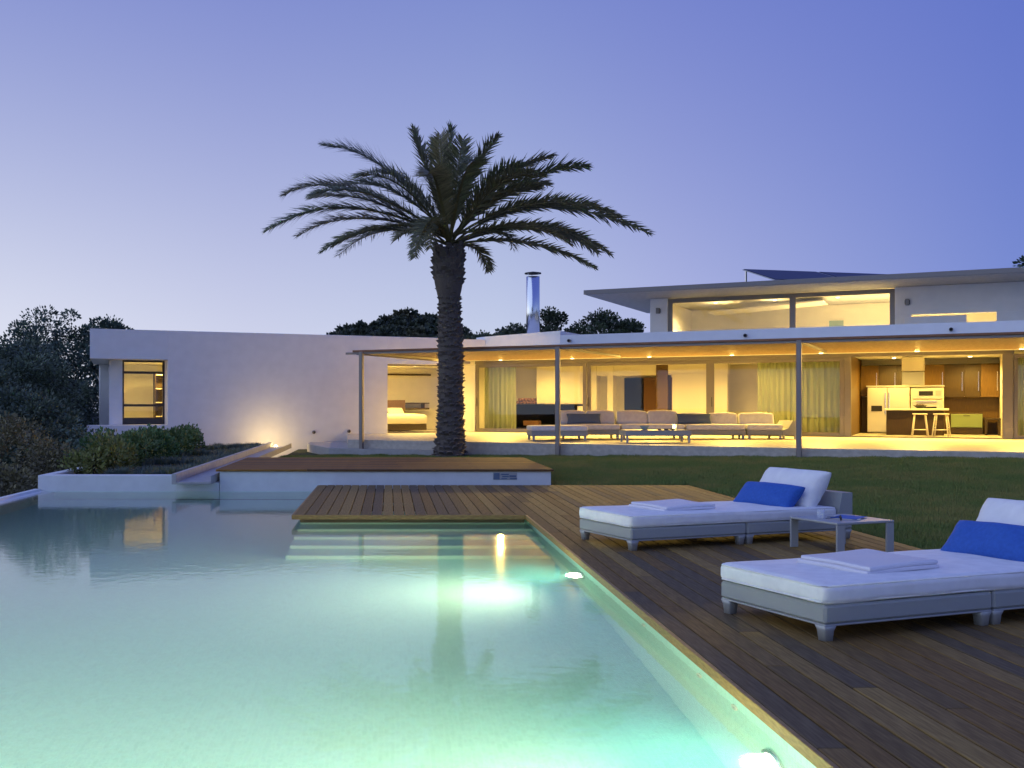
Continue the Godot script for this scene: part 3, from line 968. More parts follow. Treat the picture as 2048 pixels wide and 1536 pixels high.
func curtain_mesh(w: float, h: float, folds: int, depth: float) -> ArrayMesh:
	var st := begin(true)
	var n := folds * 8
	for i in n:
		var p := []
		for k in [i, i + 1]:
			var u := float(k) / n
			var z0 := depth * sin(u * folds * TAU) + depth * 0.4 * sin(u * folds * 2.7 * TAU + 1.0)
			p.append(Vector3((u - 0.5) * w, h, z0 * 0.7))
			p.append(Vector3((u - 0.5) * w + 0.01 * sin(u * 40.0), 0, z0 * 1.15))
		quad(st, p[0], p[2], p[3], p[1])
	return finish(st, true)

func curtain(f: Transform3D, s0: float, s1: float, n: float, label: String, folds: int) -> void:
	var t := thing("curtain", label, "curtain", f * at((s0 + s1) / 2, FLOOR + 0.03, n))
	part(t, "fabric", curtain_mesh(s1 - s0, 2.22, folds, 0.05), M.curtain)
	part(t, "rail", chamfer(Vector3(s1 - s0 + 0.1, 0.03, 0.05), 0.004), M.alu, at(0, 2.24, 0))

func interiors() -> void:
	var I := Transform3D()
	for s in [1.6, 4.2, 6.8, 9.4]:
		for n in [-1.6, -4.6]:
			ceiling_lamp(FM * Vector3(s, 2.80, n), "living room", 6.0)
	for s in [12.8, 14.9]:
		for n in [-1.2, -3.6]:
			ceiling_lamp(FM * Vector3(s, 2.80, n), "kitchen", 8.0)
	ceiling_lamp(FM * Vector3(17.8, 2.80, -2.5), "end room", 8.0)
	ceiling_lamp(FW * Vector3(2.6, 2.66, -2.6), "study", 8.0)
	for s in [9.8, 10.9]:
		ceiling_lamp(FW * Vector3(s, 2.66, -1.6), "bedroom", 9.0)
	for s in [7.4, 9.3, 11.2, 13.0, 15.0]:
		ceiling_lamp(FM * Vector3(s, 4.75, -3.2), "upper room", 15.0, Color(1.0, 0.74, 0.32))
	# study in the wing
	span(villa, "study_wall", FW, Vector3(4.4, FLOOR, -4.55), Vector3(4.55, 2.66, -0.31), M.plaster)
	var sh := thing("book_shelf", "wooden shelf unit seen through the recessed wing window", "shelf", FW * at(2.75, FLOOR, -3.2))
	for y in [0.05, 0.55, 1.0, 1.45, 1.9]:
		part(sh, "board", chamfer(Vector3(0.9, 0.03, 0.35), 0.004), M.cream, at(0, y, 0))
	for x in [-0.45, 0.45]:
		part(sh, "side", chamfer(Vector3(0.03, 1.95, 0.35), 0.004), M.cabinet, at(x, 0.975, 0))
	part(sh, "back", chamfer(Vector3(0.9, 1.95, 0.02), 0.004), M.cabinet, at(0, 0.975, -0.18))
	# bedroom
	span(villa, "bedroom_wall", FW, Vector3(8.6, FLOOR, -4.55), Vector3(8.75, 2.66, -0.31), M.plaster)
	span(villa, "bedroom_wall", FW, Vector3(8.75, FLOOR, -4.55), Vector3(13.2, 2.66, -4.40), M.plaster)
	span(villa, "bedroom_ceiling", FW, Vector3(11.92, 2.66, -4.4), Vector3(13.4, 2.78, -0.7), M.plaster)
	span(villa, "bedroom_floor", FW, Vector3(9.0, 0.2, -4.4), Vector3(13.4, FLOOR - 0.004, -0.31), M.terrace)
	var bed := thing("bed", "bed with a pale rounded cover inside the bedroom window", "bed", FW * at(10.55, FLOOR, -2.6))
	part(bed, "base", chamfer(Vector3(1.6, 0.22, 2.0), 0.02), M.cabinet, at(0, 0.16, 0))
	part(bed, "cover", cushion(Vector3(1.72, 0.36, 2.06), 0.16, 0.03, 12), M.cream, at(0, 0.42, 0))
	part(bed, "headboard", chamfer(Vector3(1.8, 0.75, 0.06), 0.01), M.orange_wood, at(0, 0.72, -1.1))
	for x in [-0.4, 0.4]:
		part(bed, "pillow", pillow(0.65, 0.4, 0.16), M.white_cloth, Transform3D(Basis(Vector3.RIGHT, -0.9), Vector3(x, 0.68, -0.82)))
	var ws := thing("wall_shelf", "long wooden shelf along the bedroom back wall", "shelf", FW * at(11.0, 1.16, -4.2))
	part(ws, "board", chamfer(Vector3(3.2, 0.06, 0.3), 0.006), M.cabinet)
	part(ws, "board", chamfer(Vector3(3.2, 0.04, 0.3), 0.006), M.cabinet, at(0, 0.2, 0))
	part(ws, "bracket", chamfer(Vector3(0.05, 0.2, 0.25), 0.006), M.cabinet, at(-1.4, 0.1, 0))
	part(ws, "bracket", chamfer(Vector3(0.05, 0.2, 0.25), 0.006), M.cabinet, at(1.4, 0.1, 0))
	var pr := thing("picture_rail", "dark rail high on the bedroom back wall", "rail", FW * at(11.0, 2.42, -4.36))
	part(pr, "bar", chamfer(Vector3(3.6, 0.06, 0.05), 0.006), M.cabinet)
	# living room
	curtain(FM, 0.2, 1.35, -0.38, "pale floor length curtain drawn aside beside the fireplace", 7)
	curtain(FM, 9.2, 11.6, -0.38, "wide greenish floor length curtain behind the glass door next to the kitchen", 15)
	curtain(FM, 16.0, 19.6, -0.45, "pale curtain drawn behind the last glass door past the kitchen", 18)
	var fp := thing("fireplace", "white fireplace wall with a long black hearth and a log niche", "fireplace", FM * at(1.3, FLOOR, -3.35))
	span(fp, "hood", FM, Vector3(1.12, 1.34, -3.9), Vector3(2.75, 2.80, -3.0), M.plaster)
	span(fp, "mantel", FM, Vector3(-0.2, 1.26, -3.9), Vector3(2.75, 1.32, -2.95), M.soot)
	span(fp, "back", FM, Vector3(-0.2, FLOOR, -4.0), Vector3(2.75, 1.26, -3.9), M.soot)
	span(fp, "plinth", FM, Vector3(-0.2, FLOOR, -3.9), Vector3(2.75, FLOOR + 0.10, -3.0), M.soot)
	span(fp, "side", FM, Vector3(2.65, FLOOR + 0.10, -3.9), Vector3(2.75, 1.26, -3.0), M.plaster)
	span(fp, "lining", FM, Vector3(2.62, FLOOR + 0.10, -3.89), Vector3(2.649, 1.26, -3.0), M.soot)
	span(fp, "firedog", FM, Vector3(0.75, FLOOR + 0.10, -3.3), Vector3(0.78, FLOOR + 0.38, -3.27), M.dark)
	span(fp, "basket", FM, Vector3(0.55, FLOOR + 0.16, -3.4), Vector3(1.15, FLOOR + 0.34, -3.15), M.brick)
	span(fp, "niche_wall", FM, Vector3(-0.2, 1.32, -4.0), Vector3(1.12, 2.80, -3.9), M.plaster)
	for k in 11:
		var row := 0 if k < 6 else 1
		var x := 0.40 + 0.125 * (k % 6) + 0.06 * row
		var lg := thing("log", "split brown log piled in the niche above the hearth", "log", FM * Transform3D(Basis(Vector3.RIGHT, PI / 2), Vector3(x, 1.385 + 0.105 * row, -3.15)), "logs in the niche")
		part(lg, "wood", lathe([[0.0, -0.2], [0.055, -0.2], [0.06, 0.0], [0.055, 0.2], [0.0, 0.2]], 8), M.brick)
	span(villa, "brick_panel", FM, Vector3(3.78, FLOOR, -7.89), Vector3(5.3, 2.36, -7.75), M.brick)
	span(villa, "inner_pillar", FM, Vector3(4.60, FLOOR, -6.9), Vector3(5.04, 2.80, -6.4), M.orange_wood)
	span(villa, "inner_pillar", FM, Vector3(2.72, FLOOR, -6.9), Vector3(2.95, 2.80, -6.4), M.plaster)
	span(villa, "inner_pillar", FM, Vector3(2.1, FLOOR, -6.9), Vector3(2.3, 2.80, -6.4), M.plaster)
	span(villa, "inner_wall", FM, Vector3(5.20, FLOOR, -6.7), Vector3(7.2, 2.45, -6.4), M.cream)
	span(villa, "inner_lintel", FM, Vector3(2.3, 2.42, -6.85), Vector3(7.2, 2.80, -6.45), M.plaster)
	span(villa, "glass_door", FM, Vector3(3.0, FLOOR, -7.88), Vector3(3.76, 2.36, -7.80), M.solar)
	# kitchen
	span(villa, "kitchen_partition", FM, Vector3(11.63, FLOOR, -7.9), Vector3(11.75, 2.80, -0.24), M.orange_wood)
	span(villa, "kitchen_partition", FM, Vector3(15.72, FLOOR, -7.9), Vector3(15.86, 2.80, -0.24), M.plaster)
	span(villa, "kitchen_back_wall", FM, Vector3(11.75, FLOOR, -5.3), Vector3(15.72, 2.80, -5.15), M.plaster)
	var cab := thing("wall_cabinets", "tall brown wooden kitchen cabinets along the back wall", "cabinet", FM * at(13.7, FLOOR, -4.9))
	var edges := [11.76, 12.3, 12.84, 13.6, 14.2, 14.75, 15.2, 15.71]
	for k in edges.size() - 1:
		var low := 1.55 if k > 1 else 1.6
		span(cab, "door", FM, Vector3(edges[k] + 0.006, low if k != 2 else 2.1, -4.62), Vector3(edges[k + 1] - 0.006, 2.58, -4.6), M.cabinet if k % 3 else M.orange_wood, 0.004)
		if k != 2:
			span(cab, "handle", FM, Vector3(edges[k + 1] - 0.07, 1.75, -4.598), Vector3(edges[k + 1] - 0.05, 2.35, -4.57), M.steel, 0.004)
	span(cab, "body", FM, Vector3(11.76, 1.58, -5.14), Vector3(15.71, 2.60, -4.63), M.cabinet)
	span(cab, "backsplash", FM, Vector3(11.76, FLOOR, -5.14), Vector3(15.71, 1.57, -5.0), M.orange_wood)
	var hood := thing("range_hood", "steel range hood with a pale duct above the kitchen island", "range hood", FM * at(13.35, 2.0, -3.2))
	part(hood, "canopy", chamfer(Vector3(0.62, 0.42, 0.5), 0.02), M.frame_grey, at(0, 0.12, 0))
	part(hood, "duct", chamfer(Vector3(0.62, 0.44, 0.45), 0.01), M.cream, at(0, 0.565, 0))
	var fr := thing("fridge", "pale two door fridge with a dark water dispenser in the kitchen", "fridge", FM * at(12.6, FLOOR, -4.3))
	span(fr, "body", FM, Vector3(11.98, FLOOR + 0.03, -4.95), Vector3(13.22, 1.86, -4.36), M.appliance, 0.01)
	span(fr, "door", FM, Vector3(11.98, FLOOR + 0.05, -4.355), Vector3(12.56, 1.86, -4.30), M.appliance, 0.015)
	span(fr, "door", FM, Vector3(12.58, FLOOR + 0.05, -4.355), Vector3(13.22, 1.86, -4.30), M.appliance, 0.015)
	span(fr, "handle", FM, Vector3(12.50, 1.0, -4.298), Vector3(12.53, 1.7, -4.25), M.steel, 0.006)
	span(fr, "handle", FM, Vector3(12.61, 1.0, -4.298), Vector3(12.64, 1.7, -4.25), M.steel, 0.006)
	span(fr, "dispenser", FM, Vector3(12.10, 1.10, -4.298), Vector3(12.42, 1.28, -4.28), M.black, 0.006)
	span(fr, "top_board", FM, Vector3(11.95, 1.88, -4.95), Vector3(14.2, 1.93, -4.30), M.frame_grey, 0.006)
	var ov := thing("oven_column", "pale oven column with two dark oven windows beside the fridge", "oven", FM * at(13.7, FLOOR, -4.3))
	span(ov, "body", FM, Vector3(13.25, FLOOR + 0.03, -4.95), Vector3(14.18, 1.86, -4.36), M.cream, 0.01)
	span(ov, "front", FM, Vector3(13.28, 1.50, -4.355), Vector3(14.15, 1.84, -4.32), M.appliance, 0.01)
	span(ov, "front", FM, Vector3(13.28, 1.02, -4.355), Vector3(14.15, 1.46, -4.32), M.appliance, 0.01)
	span(ov, "oven_window", FM, Vector3(13.48, 1.60, -4.318), Vector3(13.88, 1.74, -4.31), M.black, 0.004)
	span(ov, "oven_window", FM, Vector3(13.48, 1.12, -4.318), Vector3(13.98, 1.25, -4.31), M.black, 0.004)
	span(ov, "handle", FM, Vector3(13.40, 1.40, -4.318), Vector3(14.0, 1.42, -4.28), M.steel, 0.004)
	span(ov, "control_panel", FM, Vector3(13.95, 1.60, -4.318), Vector3(14.10, 1.76, -4.31), M.frame_grey, 0.004)
	var isl := thing("kitchen_island", "brown kitchen island with a pale worktop in front of the fridge", "island", FM * at(13.5, FLOOR, -3.0))
	span(isl, "base", FM, Vector3(12.62, FLOOR, -3.4), Vector3(14.2, 1.14, -2.8), M.cabinet, 0.008)
	span(isl, "worktop", FM, Vector3(12.55, 1.142, -3.5), Vector3(14.33, 1.20, -2.55), M.cream, 0.008)
	var bowl := thing("fruit_bowl", "shallow dark bowl on the kitchen island worktop", "bowl", FM * at(13.55, 1.20, -2.9))
	part(bowl, "bowl", lathe([[0.0, 0.0], [0.08, 0.0], [0.2, 0.09], [0.19, 0.095], [0.07, 0.02], [0.0, 0.02]], 20), M.dark)
	for k in 3:
		part(bowl, "fruit", lathe([[0.0, 0.0], [0.04, 0.015], [0.05, 0.05], [0.035, 0.085], [0.0, 0.095]], 10), M.orange_wood, at(-0.07 + 0.07 * k, 0.03, 0.02 * (k % 2)))
	for k in 2:
		var st := thing("bar_stool", ["plain white bar stool on the fridge side of the kitchen island", "plain white bar stool at the island end by the lime cabinet"][k], "stool", FM * at(13.58 + 0.56 * k, FLOOR, -1.55, 0.1 - 0.25 * k), "bar stools at the island")
		part(st, "seat", chamfer(Vector3(0.38, 0.035, 0.36), 0.012), M.cream, at(0, 0.66, 0))
		for e in [[-1, -1], [1, -1], [1, 1], [-1, 1]]:
			part(st, "leg", tube([Vector3(e[0] * 0.21, 0, e[1] * 0.20), Vector3(e[0] * 0.14, 0.645, e[1] * 0.13)], [0.019, 0.019], 8), M.cream)
		for sgn in [-1, 1]:
			part(st, "rung", tube([Vector3(-0.185, 0.20, sgn * 0.175), Vector3(0.185, 0.20, sgn * 0.175)], [0.012, 0.012], 6), M.cream)
			part(st, "rung", tube([Vector3(sgn * 0.18, 0.26, -0.17), Vector3(sgn * 0.18, 0.26, 0.17)], [0.012, 0.012], 6), M.cream)
	var dr := thing("sideboard", "pale lime fronted kitchen cabinet beside the island", "cabinet", FM * at(14.85, FLOOR, -4.3))
	span(dr, "front", FM, Vector3(14.38, FLOOR + 0.22, -4.32), Vector3(15.24, 1.02, -4.29), M.curtain, 0.008)
	span(dr, "body", FM, Vector3(14.36, FLOOR + 0.02, -4.9), Vector3(15.26, 1.05, -4.325), M.cabinet, 0.008)
	span(dr, "handle", FM, Vector3(14.72, 0.96, -4.288), Vector3(14.90, 0.98, -4.27), M.dark, 0.004)
	var tb := thing("side_counter", "brown kitchen counter by the right hand wall", "counter", FM * at(15.5, FLOOR, -4.0))
	span(tb, "top", FM, Vector3(15.28, 0.84, -4.9), Vector3(15.71, 0.90, -3.6), M.cabinet, 0.008)
	span(tb, "leg", FM, Vector3(15.29, FLOOR, -3.68), Vector3(15.36, 0.838, -3.62), M.cabinet, 0.008)
	span(tb, "leg", FM, Vector3(15.63, FLOOR, -3.68), Vector3(15.70, 0.838, -3.62), M.cabinet, 0.008)
	# upper room
	var pc := thing("picture", "small blue grey picture on the upper room wall", "picture", FM * at(10.9, 4.05, -5.98))
	part(pc, "frame", chamfer(Vector3(0.55, 0.38, 0.03), 0.006), M.cream)
	part(pc, "print", chamfer(Vector3(0.46, 0.30, 0.012), 0.003), M.picture, at(0, 0, 0.014))
	var beam := thing("ceiling_beam", "sloping pale ceiling panel in the upper room", "ceiling panel", FM * Transform3D(Basis(Vector3.BACK, 0.06), Vector3(9.0, 4.52, -3.6)))
	part(beam, "panel", chamfer(Vector3(3.6, 0.05, 1.4), 0.01), M.plaster)

# ---------- palm ----------
func frond(mid_: Vector3, tip_: Vector3, width: float, col: Color) -> ArrayMesh:   # an arching leaf from the origin over mid_ to tip_
	var st := begin()
	var pts := []
	var n := 18
	var ctrl := mid_ * 2.0 - tip_ * 0.5
	var length := 0.0
	for k in n + 1:
		var t := k / float(n)
		pts.append(ctrl * 2.0 * t * (1.0 - t) + tip_ * t * t)
		if k > 0:
			length += pts[k].distance_to(pts[k - 1])
	var flat_ := Vector3(tip_.x, 0, tip_.z)
	if flat_.length() < 0.4:
		flat_ = Vector3(1, 0, 0.3)
	var across := flat_.cross(Vector3.UP).normalized()
	for k in n:                        # the stalk, three sided
		var r0 := 0.04 * (1.0 - k / float(n)) + 0.006
		var r1 := 0.04 * (1.0 - (k + 1) / float(n)) + 0.006
		var e3 := [Vector3(0, 1, 0), across - Vector3(0, 0.4, 0), -across - Vector3(0, 0.4, 0)]
		for q in 3:
			var e0: Vector3 = e3[q]
			var e1: Vector3 = e3[(q + 1) % 3]
			for v in [pts[k] + e0 * r0, pts[k] + e1 * r0, pts[k + 1] + e1 * r1, pts[k] + e0 * r0, pts[k + 1] + e1 * r1, pts[k + 1] + e0 * r1]:
				st.set_color(Color(0.17, 0.15, 0.06))
				st.add_vertex(v)
	var m := int(length * 38)
	for i in m:
		var u := 0.15 + 0.85 * (i + rng.randf() * 0.6) / m
		var f := u * n
		var k := mini(int(f), n - 1)
		var base: Vector3 = pts[k].lerp(pts[k + 1], f - k)
		var along: Vector3 = (pts[k + 1] - pts[k]).normalized()
		var up := across.cross(along).normalized()
		if up.y < 0:
			up = -up
		var ln := width * pow(sin(clampf((u - 0.06) / 0.94, 0.02, 1.0) * PI * 0.90 + 0.16), 0.55) * rng.randf_range(0.8, 1.15)
		for s in [-1.0, 1.0]:
			var dir: Vector3 = (along * rng.randf_range(0.65, 1.0) + across * s * rng.randf_range(0.6, 1.0) + up * rng.randf_range(-0.2, 0.6)).normalized()
			var tip: Vector3 = base + dir * ln + Vector3(0, -0.14 * ln * rng.randf(), 0)
			var wide := dir.cross(up).normalized().lerp(up, 0.45).normalized() * 0.018
			var mid := base.lerp(tip, 0.4) + up * 0.02
			var c := col * rng.randf_range(0.7, 1.35)
			c.a = 1.0
			for v in [base - wide * 0.4, base + wide * 0.4, mid + wide, base - wide * 0.4, mid + wide, mid - wide, mid - wide, mid + wide, tip]:
				st.set_color(c)
				st.add_vertex(v)
	return finish(st)

func trunk_radius(y: float) -> float:
	return 0.325 - 0.014 * y + 0.11 * exp(-maxf(y, 0.0) / 0.2) + 0.012 * sin(y * 2.6 + 0.6) + 0.095 * smoothstep(4.0, 4.5, y) - 0.05 * smoothstep(4.9, 5.35, y)

func palm() -> void:
	var base := Vector3(1.49, 0.02, -26.0)
	var t := thing("palm_tree", "tall date palm with a rough scaly trunk in front of the terrace", "palm tree", Transform3D(Basis(), base))
	# trunk with its rows of cut leaf bases
	var rings := []
	var H := 5.3
	for k in 27:
		var y := H * k / 26.0
		var r := trunk_radius(y)
		rings.append(ring(Vector3(0.03 * sin(y * 0.9), y - 0.15, 0.02 * sin(y * 1.3)), r, 22))
	part(t, "trunk", skin(rings), M.palm_bark)
	var st := begin()
	var row := 0
	var y := -0.05
	while y < H - 0.05:
		var r := trunk_radius(y)
		var upper := y > 4.05
		var count := 13 if not upper else 10
		for k in count:
			var a := TAU * (k + 0.38 * row + rng.randf_range(-0.2, 0.2)) / count
			var out := Vector3(cos(a), 0, sin(a))
			var tan_ := Vector3(-sin(a), 0, cos(a))
			var w := TAU * r / count * 0.46
			var hh := rng.randf_range(0.06, 0.11) if not upper else rng.randf_range(0.12, 0.22)
			var dep := rng.randf_range(0.04, 0.095) if not upper else rng.randf_range(0.06, 0.13)
			var c := Vector3(0.03 * sin(y * 0.9), y + rng.randf_range(-0.045, 0.045), 0.02 * sin(y * 1.3)) + out * (r - 0.015)
			var tip := c + out * dep + Vector3(0, hh * 0.75, 0)
			var l0 := c - tan_ * w
			var r0 := c + tan_ * w
			var lt := tip - tan_ * w * 0.55
			var rt := tip + tan_ * w * 0.55
			var bt := c + Vector3(0, hh, 0)
			quad(st, l0, lt, rt, r0)
			quad(st, lt, bt - tan_ * w * 0.6, bt + tan_ * w * 0.6, rt)
			for v in [l0, bt - tan_ * w * 0.6, lt, r0, rt, bt + tan_ * w * 0.6]:
				st.add_vertex(v)
		y += 0.115 if not upper else 0.13
		row += 1
	var sc := part(t, "bark_scales", finish(st), M.palm_scale)
	sc.set_meta("kind", "stuff")
	# fronds: [middle x, y, z, tip x, y, z, leaflet length] in metres from the growing point
	var list := [
		[-2.5, 0.65, 0.3, -4.55, 0.05, 0.5, 0.66], [-2.4, 1.15, -0.3, -4.15, 0.95, -0.4, 0.64], [-1.55, 1.60, 0.2, -3.15, 2.10, 0.3, 0.66], [-1.4, 0.05, 0.4, -2.7, -0.55, 0.6, 0.42],
		[-0.5, 1.65, -0.2, -0.9, 2.80, -0.3, 0.56], [0.02, 1.45, 0.15, 0.15, 2.72, 0.3, 0.66], [-0.1, 1.45, -0.3, -0.10, 2.60, -0.7, 0.62], [0.15, 1.3, 0.5, 0.35, 2.35, 1.0, 0.62], [-0.25, 1.35, 0.4, -0.40, 2.45, 0.8, 0.62], [0.45, 1.40, 0.3, 1.05, 2.40, 0.5, 0.56],
		[1.2, 1.55, -0.2, 2.60, 2.35, -0.3, 0.62], [1.65, 1.35, 0.4, 3.35, 1.80, 0.6, 0.66], [1.2, 0.8, 0.5, 2.30, 1.05, 0.9, 0.58], [2.2, 0.80, 0.2, 5.00, 0.10, 0.3, 0.66],
		[2.3, 0.5, -0.5, 4.15, -0.05, -0.8, 0.60], [1.8, 0.0, 0.5, 3.55, -0.65, 0.8, 0.44], [-2.3, 0.5, -0.6, -4.0, 0.05, -1.0, 0.56], [-2.0, 0.85, 0.8, -3.5, 0.65, 1.4, 0.56],
		[-1.2, 1.2, 0.9, -2.3, 1.35, 1.7, 0.6], [1.1, 1.15, 1.1, 2.1, 1.25, 2.0, 0.6], 
		[0.25, 1.2, 1.3, 0.5, 1.45, 2.6, 0.64], [-0.4, 1.05, 1.4, -0.7, 0.95, 2.9, 0.62], [-0.5, 0.7, -1.7, -0.9, 0.2, -3.2, 0.56],
		[-0.55, 0.35, 1.4, -1.0, -0.6, 2.3, 0.46], [1.15, -0.05, 0.6, 1.55, -0.50, 1.0, 0.40], [-0.85, 0.1, 0.5, -1.45, -0.2, 0.9, 0.40],
		[-0.4, -0.05, 0.5, -0.6, -0.6, 0.8, 0.36], [0.75, 0.0, -0.6, 1.15, -0.5, -1.0, 0.38], [1.6, 0.3, 1.0, 2.9, -0.2, 1.8, 0.5], [-1.6, 0.3, -1.0, -2.8, -0.2, -1.8, 0.5],
		
		[-1.6, 1.3, -0.5, -3.1, 1.5, -1.0, 0.62], [2.0, 0.7, 1.0, 3.9, 0.3, 1.8, 0.6], [1.5, 1.2, -0.8, 2.9, 1.45, -1.5, 0.6], [-1.9, 1.05, 0.3, -3.6, 1.2, 0.5, 0.62], [0.9, 1.25, 0.6, 1.8, 1.7, 1.2, 0.6], [-0.9, 1.4, -0.3, -1.9, 2.0, -0.6, 0.6], [2.1, 0.35, 0.6, 3.9, -0.3, 1.0, 0.52], [-1.8, 0.35, 0.5, -3.3, -0.2, 0.9, 0.5]]
	var crown := opening(t, "crown")
	crown.position = Vector3(0, H + 0.03, 0)
	for f in list:
		var col := Color(0.15, 0.17, 0.09).lerp(Color(0.24, 0.20, 0.10), rng.randf() * 0.8)
		var j := Vector3(rng.randf_range(-0.1, 0.1), rng.randf_range(-0.08, 0.08), rng.randf_range(-0.1, 0.1))
		part(crown, "frond", frond(Vector3(f[0] * 0.95 - 0.02, f[1], f[2]) + j, Vector3(f[3] * 0.95 - 0.05, f[4], f[5]) + j * 2.0, f[6], col), M.leaf, at(f[0] * 0.04, rng.randf_range(-0.1, 0.2), f[2] * 0.06))

# ---------- trees behind and beside the house ----------
func crown_mesh(h0: float, h1: float, r: float, clumps: int, per: int, leaf: float, col: Color) -> ArrayMesh:
	var st := begin()
	for k in clumps:
		var u := rng.randf()
		var y := lerpf(h0, h1, u)
		var rr := r * sqrt(maxf(0.08, 1.0 - pow(u * 1.9 - 0.9, 2))) * sqrt(rng.randf()) * 1.05
		var a := rng.randf() * TAU
		var c := Vector3(cos(a) * rr, y, sin(a) * rr)
		var cr := r * rng.randf_range(0.16, 0.32)
		var tone := col * rng.randf_range(0.65, 1.4)
		for i in per:
			var dir := Vector3(rng.randfn(), rng.randfn() * 0.75, rng.randfn()).normalized()
			leaf_face(st, c + dir * cr * pow(rng.randf(), 0.4) * Vector3(1, 0.7, 1), (dir + Vector3(0, 0.3, 0)).normalized(), leaf * rng.randf_range(0.7, 1.3), tone * rng.randf_range(0.75, 1.25))
	return finish(st)

func tree(called: String, label: String, group: String, pos: Vector3, h: float, r: float, crown_from: float, col: Color, clumps := 60, per := 70, leaf := 0.22) -> Node3D:
	var t := thing(called, label, "tree", Transform3D(Basis(Vector3.UP, rng.randf() * TAU), pos), group)
	part(t, "crown", crown_mesh(h * crown_from, h, r, clumps, per, leaf, col), M.leaf)
	var trunk := tube([Vector3(0, -0.3, 0), Vector3(0.1, h * 0.3, 0.05), Vector3(-0.05, h * 0.6, 0.1), Vector3(0.05, h * 0.9, 0)], [h * 0.035, h * 0.026, h * 0.016, h * 0.005], 8)
	part(t, "trunk", trunk, M.bark)
	for k in 4:
		var a := TAU * k / 4.0 + rng.randf()
		var y0 := h * lerpf(crown_from * 0.8, 0.7, k / 4.0)
		part(t, "limb", tube([Vector3(0, y0, 0), Vector3(cos(a) * r * 0.35, y0 + h * 0.09, sin(a) * r * 0.35), Vector3(cos(a) * r * 0.7, y0 + h * 0.2, sin(a) * r * 0.7)], [h * 0.014, h * 0.009, h * 0.004], 6), M.bark)
	return t

func background_trees() -> void:
	# beside the wing, left
	var green := Color(0.085, 0.125, 0.085)
	var olive := Color(0.17, 0.155, 0.075)
	for a in [[-13.0, -41.0, 4.9, 2.0], [-11.6, -43.0, 4.6, 1.8], [-14.9, -43.5, 3.7, 1.9], [-17.2, -45.0, 3.4, 2.2]]:
		var y := terrain_level(a[0], a[1])
		tree("pine_tree", "tallest dark pine standing clear above the others by the wing" if a[2] > 4.8 else "dark pine rising behind the corner of the white wing roof" if a[2] > 4.5 else "lower dark pine on the slope away from the wing", "pines beside the wing", Vector3(a[0], y, a[1]), a[2] - y, a[3], 0.30, green, 100, 150, 0.12)
	for a in [[-11.2, -33.0, 2.6, 1.9], [-12.6, -36.0, 3.2, 2.2], [-14.6, -38.5, 3.2, 2.4], [-10.2, -29.5, 1.5, 1.8], [-12.2, -30.5, 2.2, 2.0], [-14.6, -34.0, 2.6, 2.2], [-17.0, -38.0, 3.0, 2.4]]:
		var y := terrain_level(a[0], a[1])
		tree("broad_tree", "dark round leafy tree on the slope below the wing", "trees on the slope", Vector3(a[0], y, a[1]), a[2] - y, a[3], 0.16, green * 0.9 + olive * 0.12, 100, 170, 0.11)
	for a in [[-8.3, -25.0, 0.4, 1.3], [-9.6, -26.0, 0.9, 1.5], [-8.0, -21.5, -0.1, 1.2], [-9.4, -22.5, 0.4, 1.4], [-7.7, -18.0, -0.35, 1.1], [-8.9, -19.0, 0.1, 1.3], [-7.9, -28.0, 0.6, 1.2], [-10.9, -27.0, 1.1, 1.5], [-7.6, -15.0, -0.45, 1.0], [-8.6, -16.0, -0.2, 1.2]]:
		var y := terrain_level(a[0], a[1])
		var h: float = a[2] - y
		var t := thing("wild_shrub", "brownish green wild shrub on the slope outside the pool brim", "shrub", Transform3D(Basis(Vector3.UP, rng.randf() * TAU), Vector3(a[0], y, a[1])), "wild shrubs below the pool")
		part(t, "foliage", crown_mesh(0.1, h, a[3], 80, 100, 0.085, olive if rng.randf() < 0.6 else green * 1.3), M.leaf)
		part(t, "stem", tube([Vector3(0, -0.2, 0), Vector3(0.05, h * 0.4, 0.02), Vector3(0, h * 0.8, 0)], [0.05, 0.03, 0.01], 6), M.bark)
	# behind the roof, by the flue
	for a in [[9.5, -60.0, 6.5, 1.7], [12.2, -61.0, 6.5, 1.9], [7.6, -62.0, 5.8, 1.6], [13.6, -60.0, 5.9, 1.4], [10.9, -63.0, 5.7, 1.5], [5.4, -64.0, 5.5, 1.6], [3.0, -64.0, 5.3, 1.5]]:
		tree("roadside_tree", "dark leafy tree showing above the roof near the chimney flue", "trees behind the roof", Vector3(a[0], -0.6, a[1]), a[2] + 0.6, a[3], 0.42, Color(0.062, 0.085, 0.043), 70, 130, 0.15)
	tree("tall_tree", "dark tree behind the far end of the upper roof", "", Vector3(28.9, -0.6, -46.0), 8.4, 1.9, 0.5, green, 60, 70, 0.22)
	# the wooded hills: far-off crowns that read as one mass
	var st := crown_mesh(0.8, 4.4, 2.1, 26, 34, 0.55, Color(1, 1, 1))
	var spots := []
	var cols := []
	while spots.size() < 1500:
		var x := rng.randf_range(-130.0, 50.0)
		var z := -rng.randf_range(95.0, 185.0)
		var y := terrain_level(x, z)
		if y < 0.4:
			continue
		spots.append(Transform3D(Basis(Vector3.UP, rng.randf() * TAU).scaled(Vector3.ONE * rng.randf_range(0.55, 1.05)), Vector3(x, y - 0.6, z)))
		cols.append(Color(0.052, 0.075, 0.046).lerp(Color(0.11, 0.105, 0.052), rng.randf() * (1.0 if rng.randf() < 0.25 else 0.3)))
	multi("wooded_hill", st, M.leaf, spots, cols, "dark wooded hill behind the low roof", "wood")

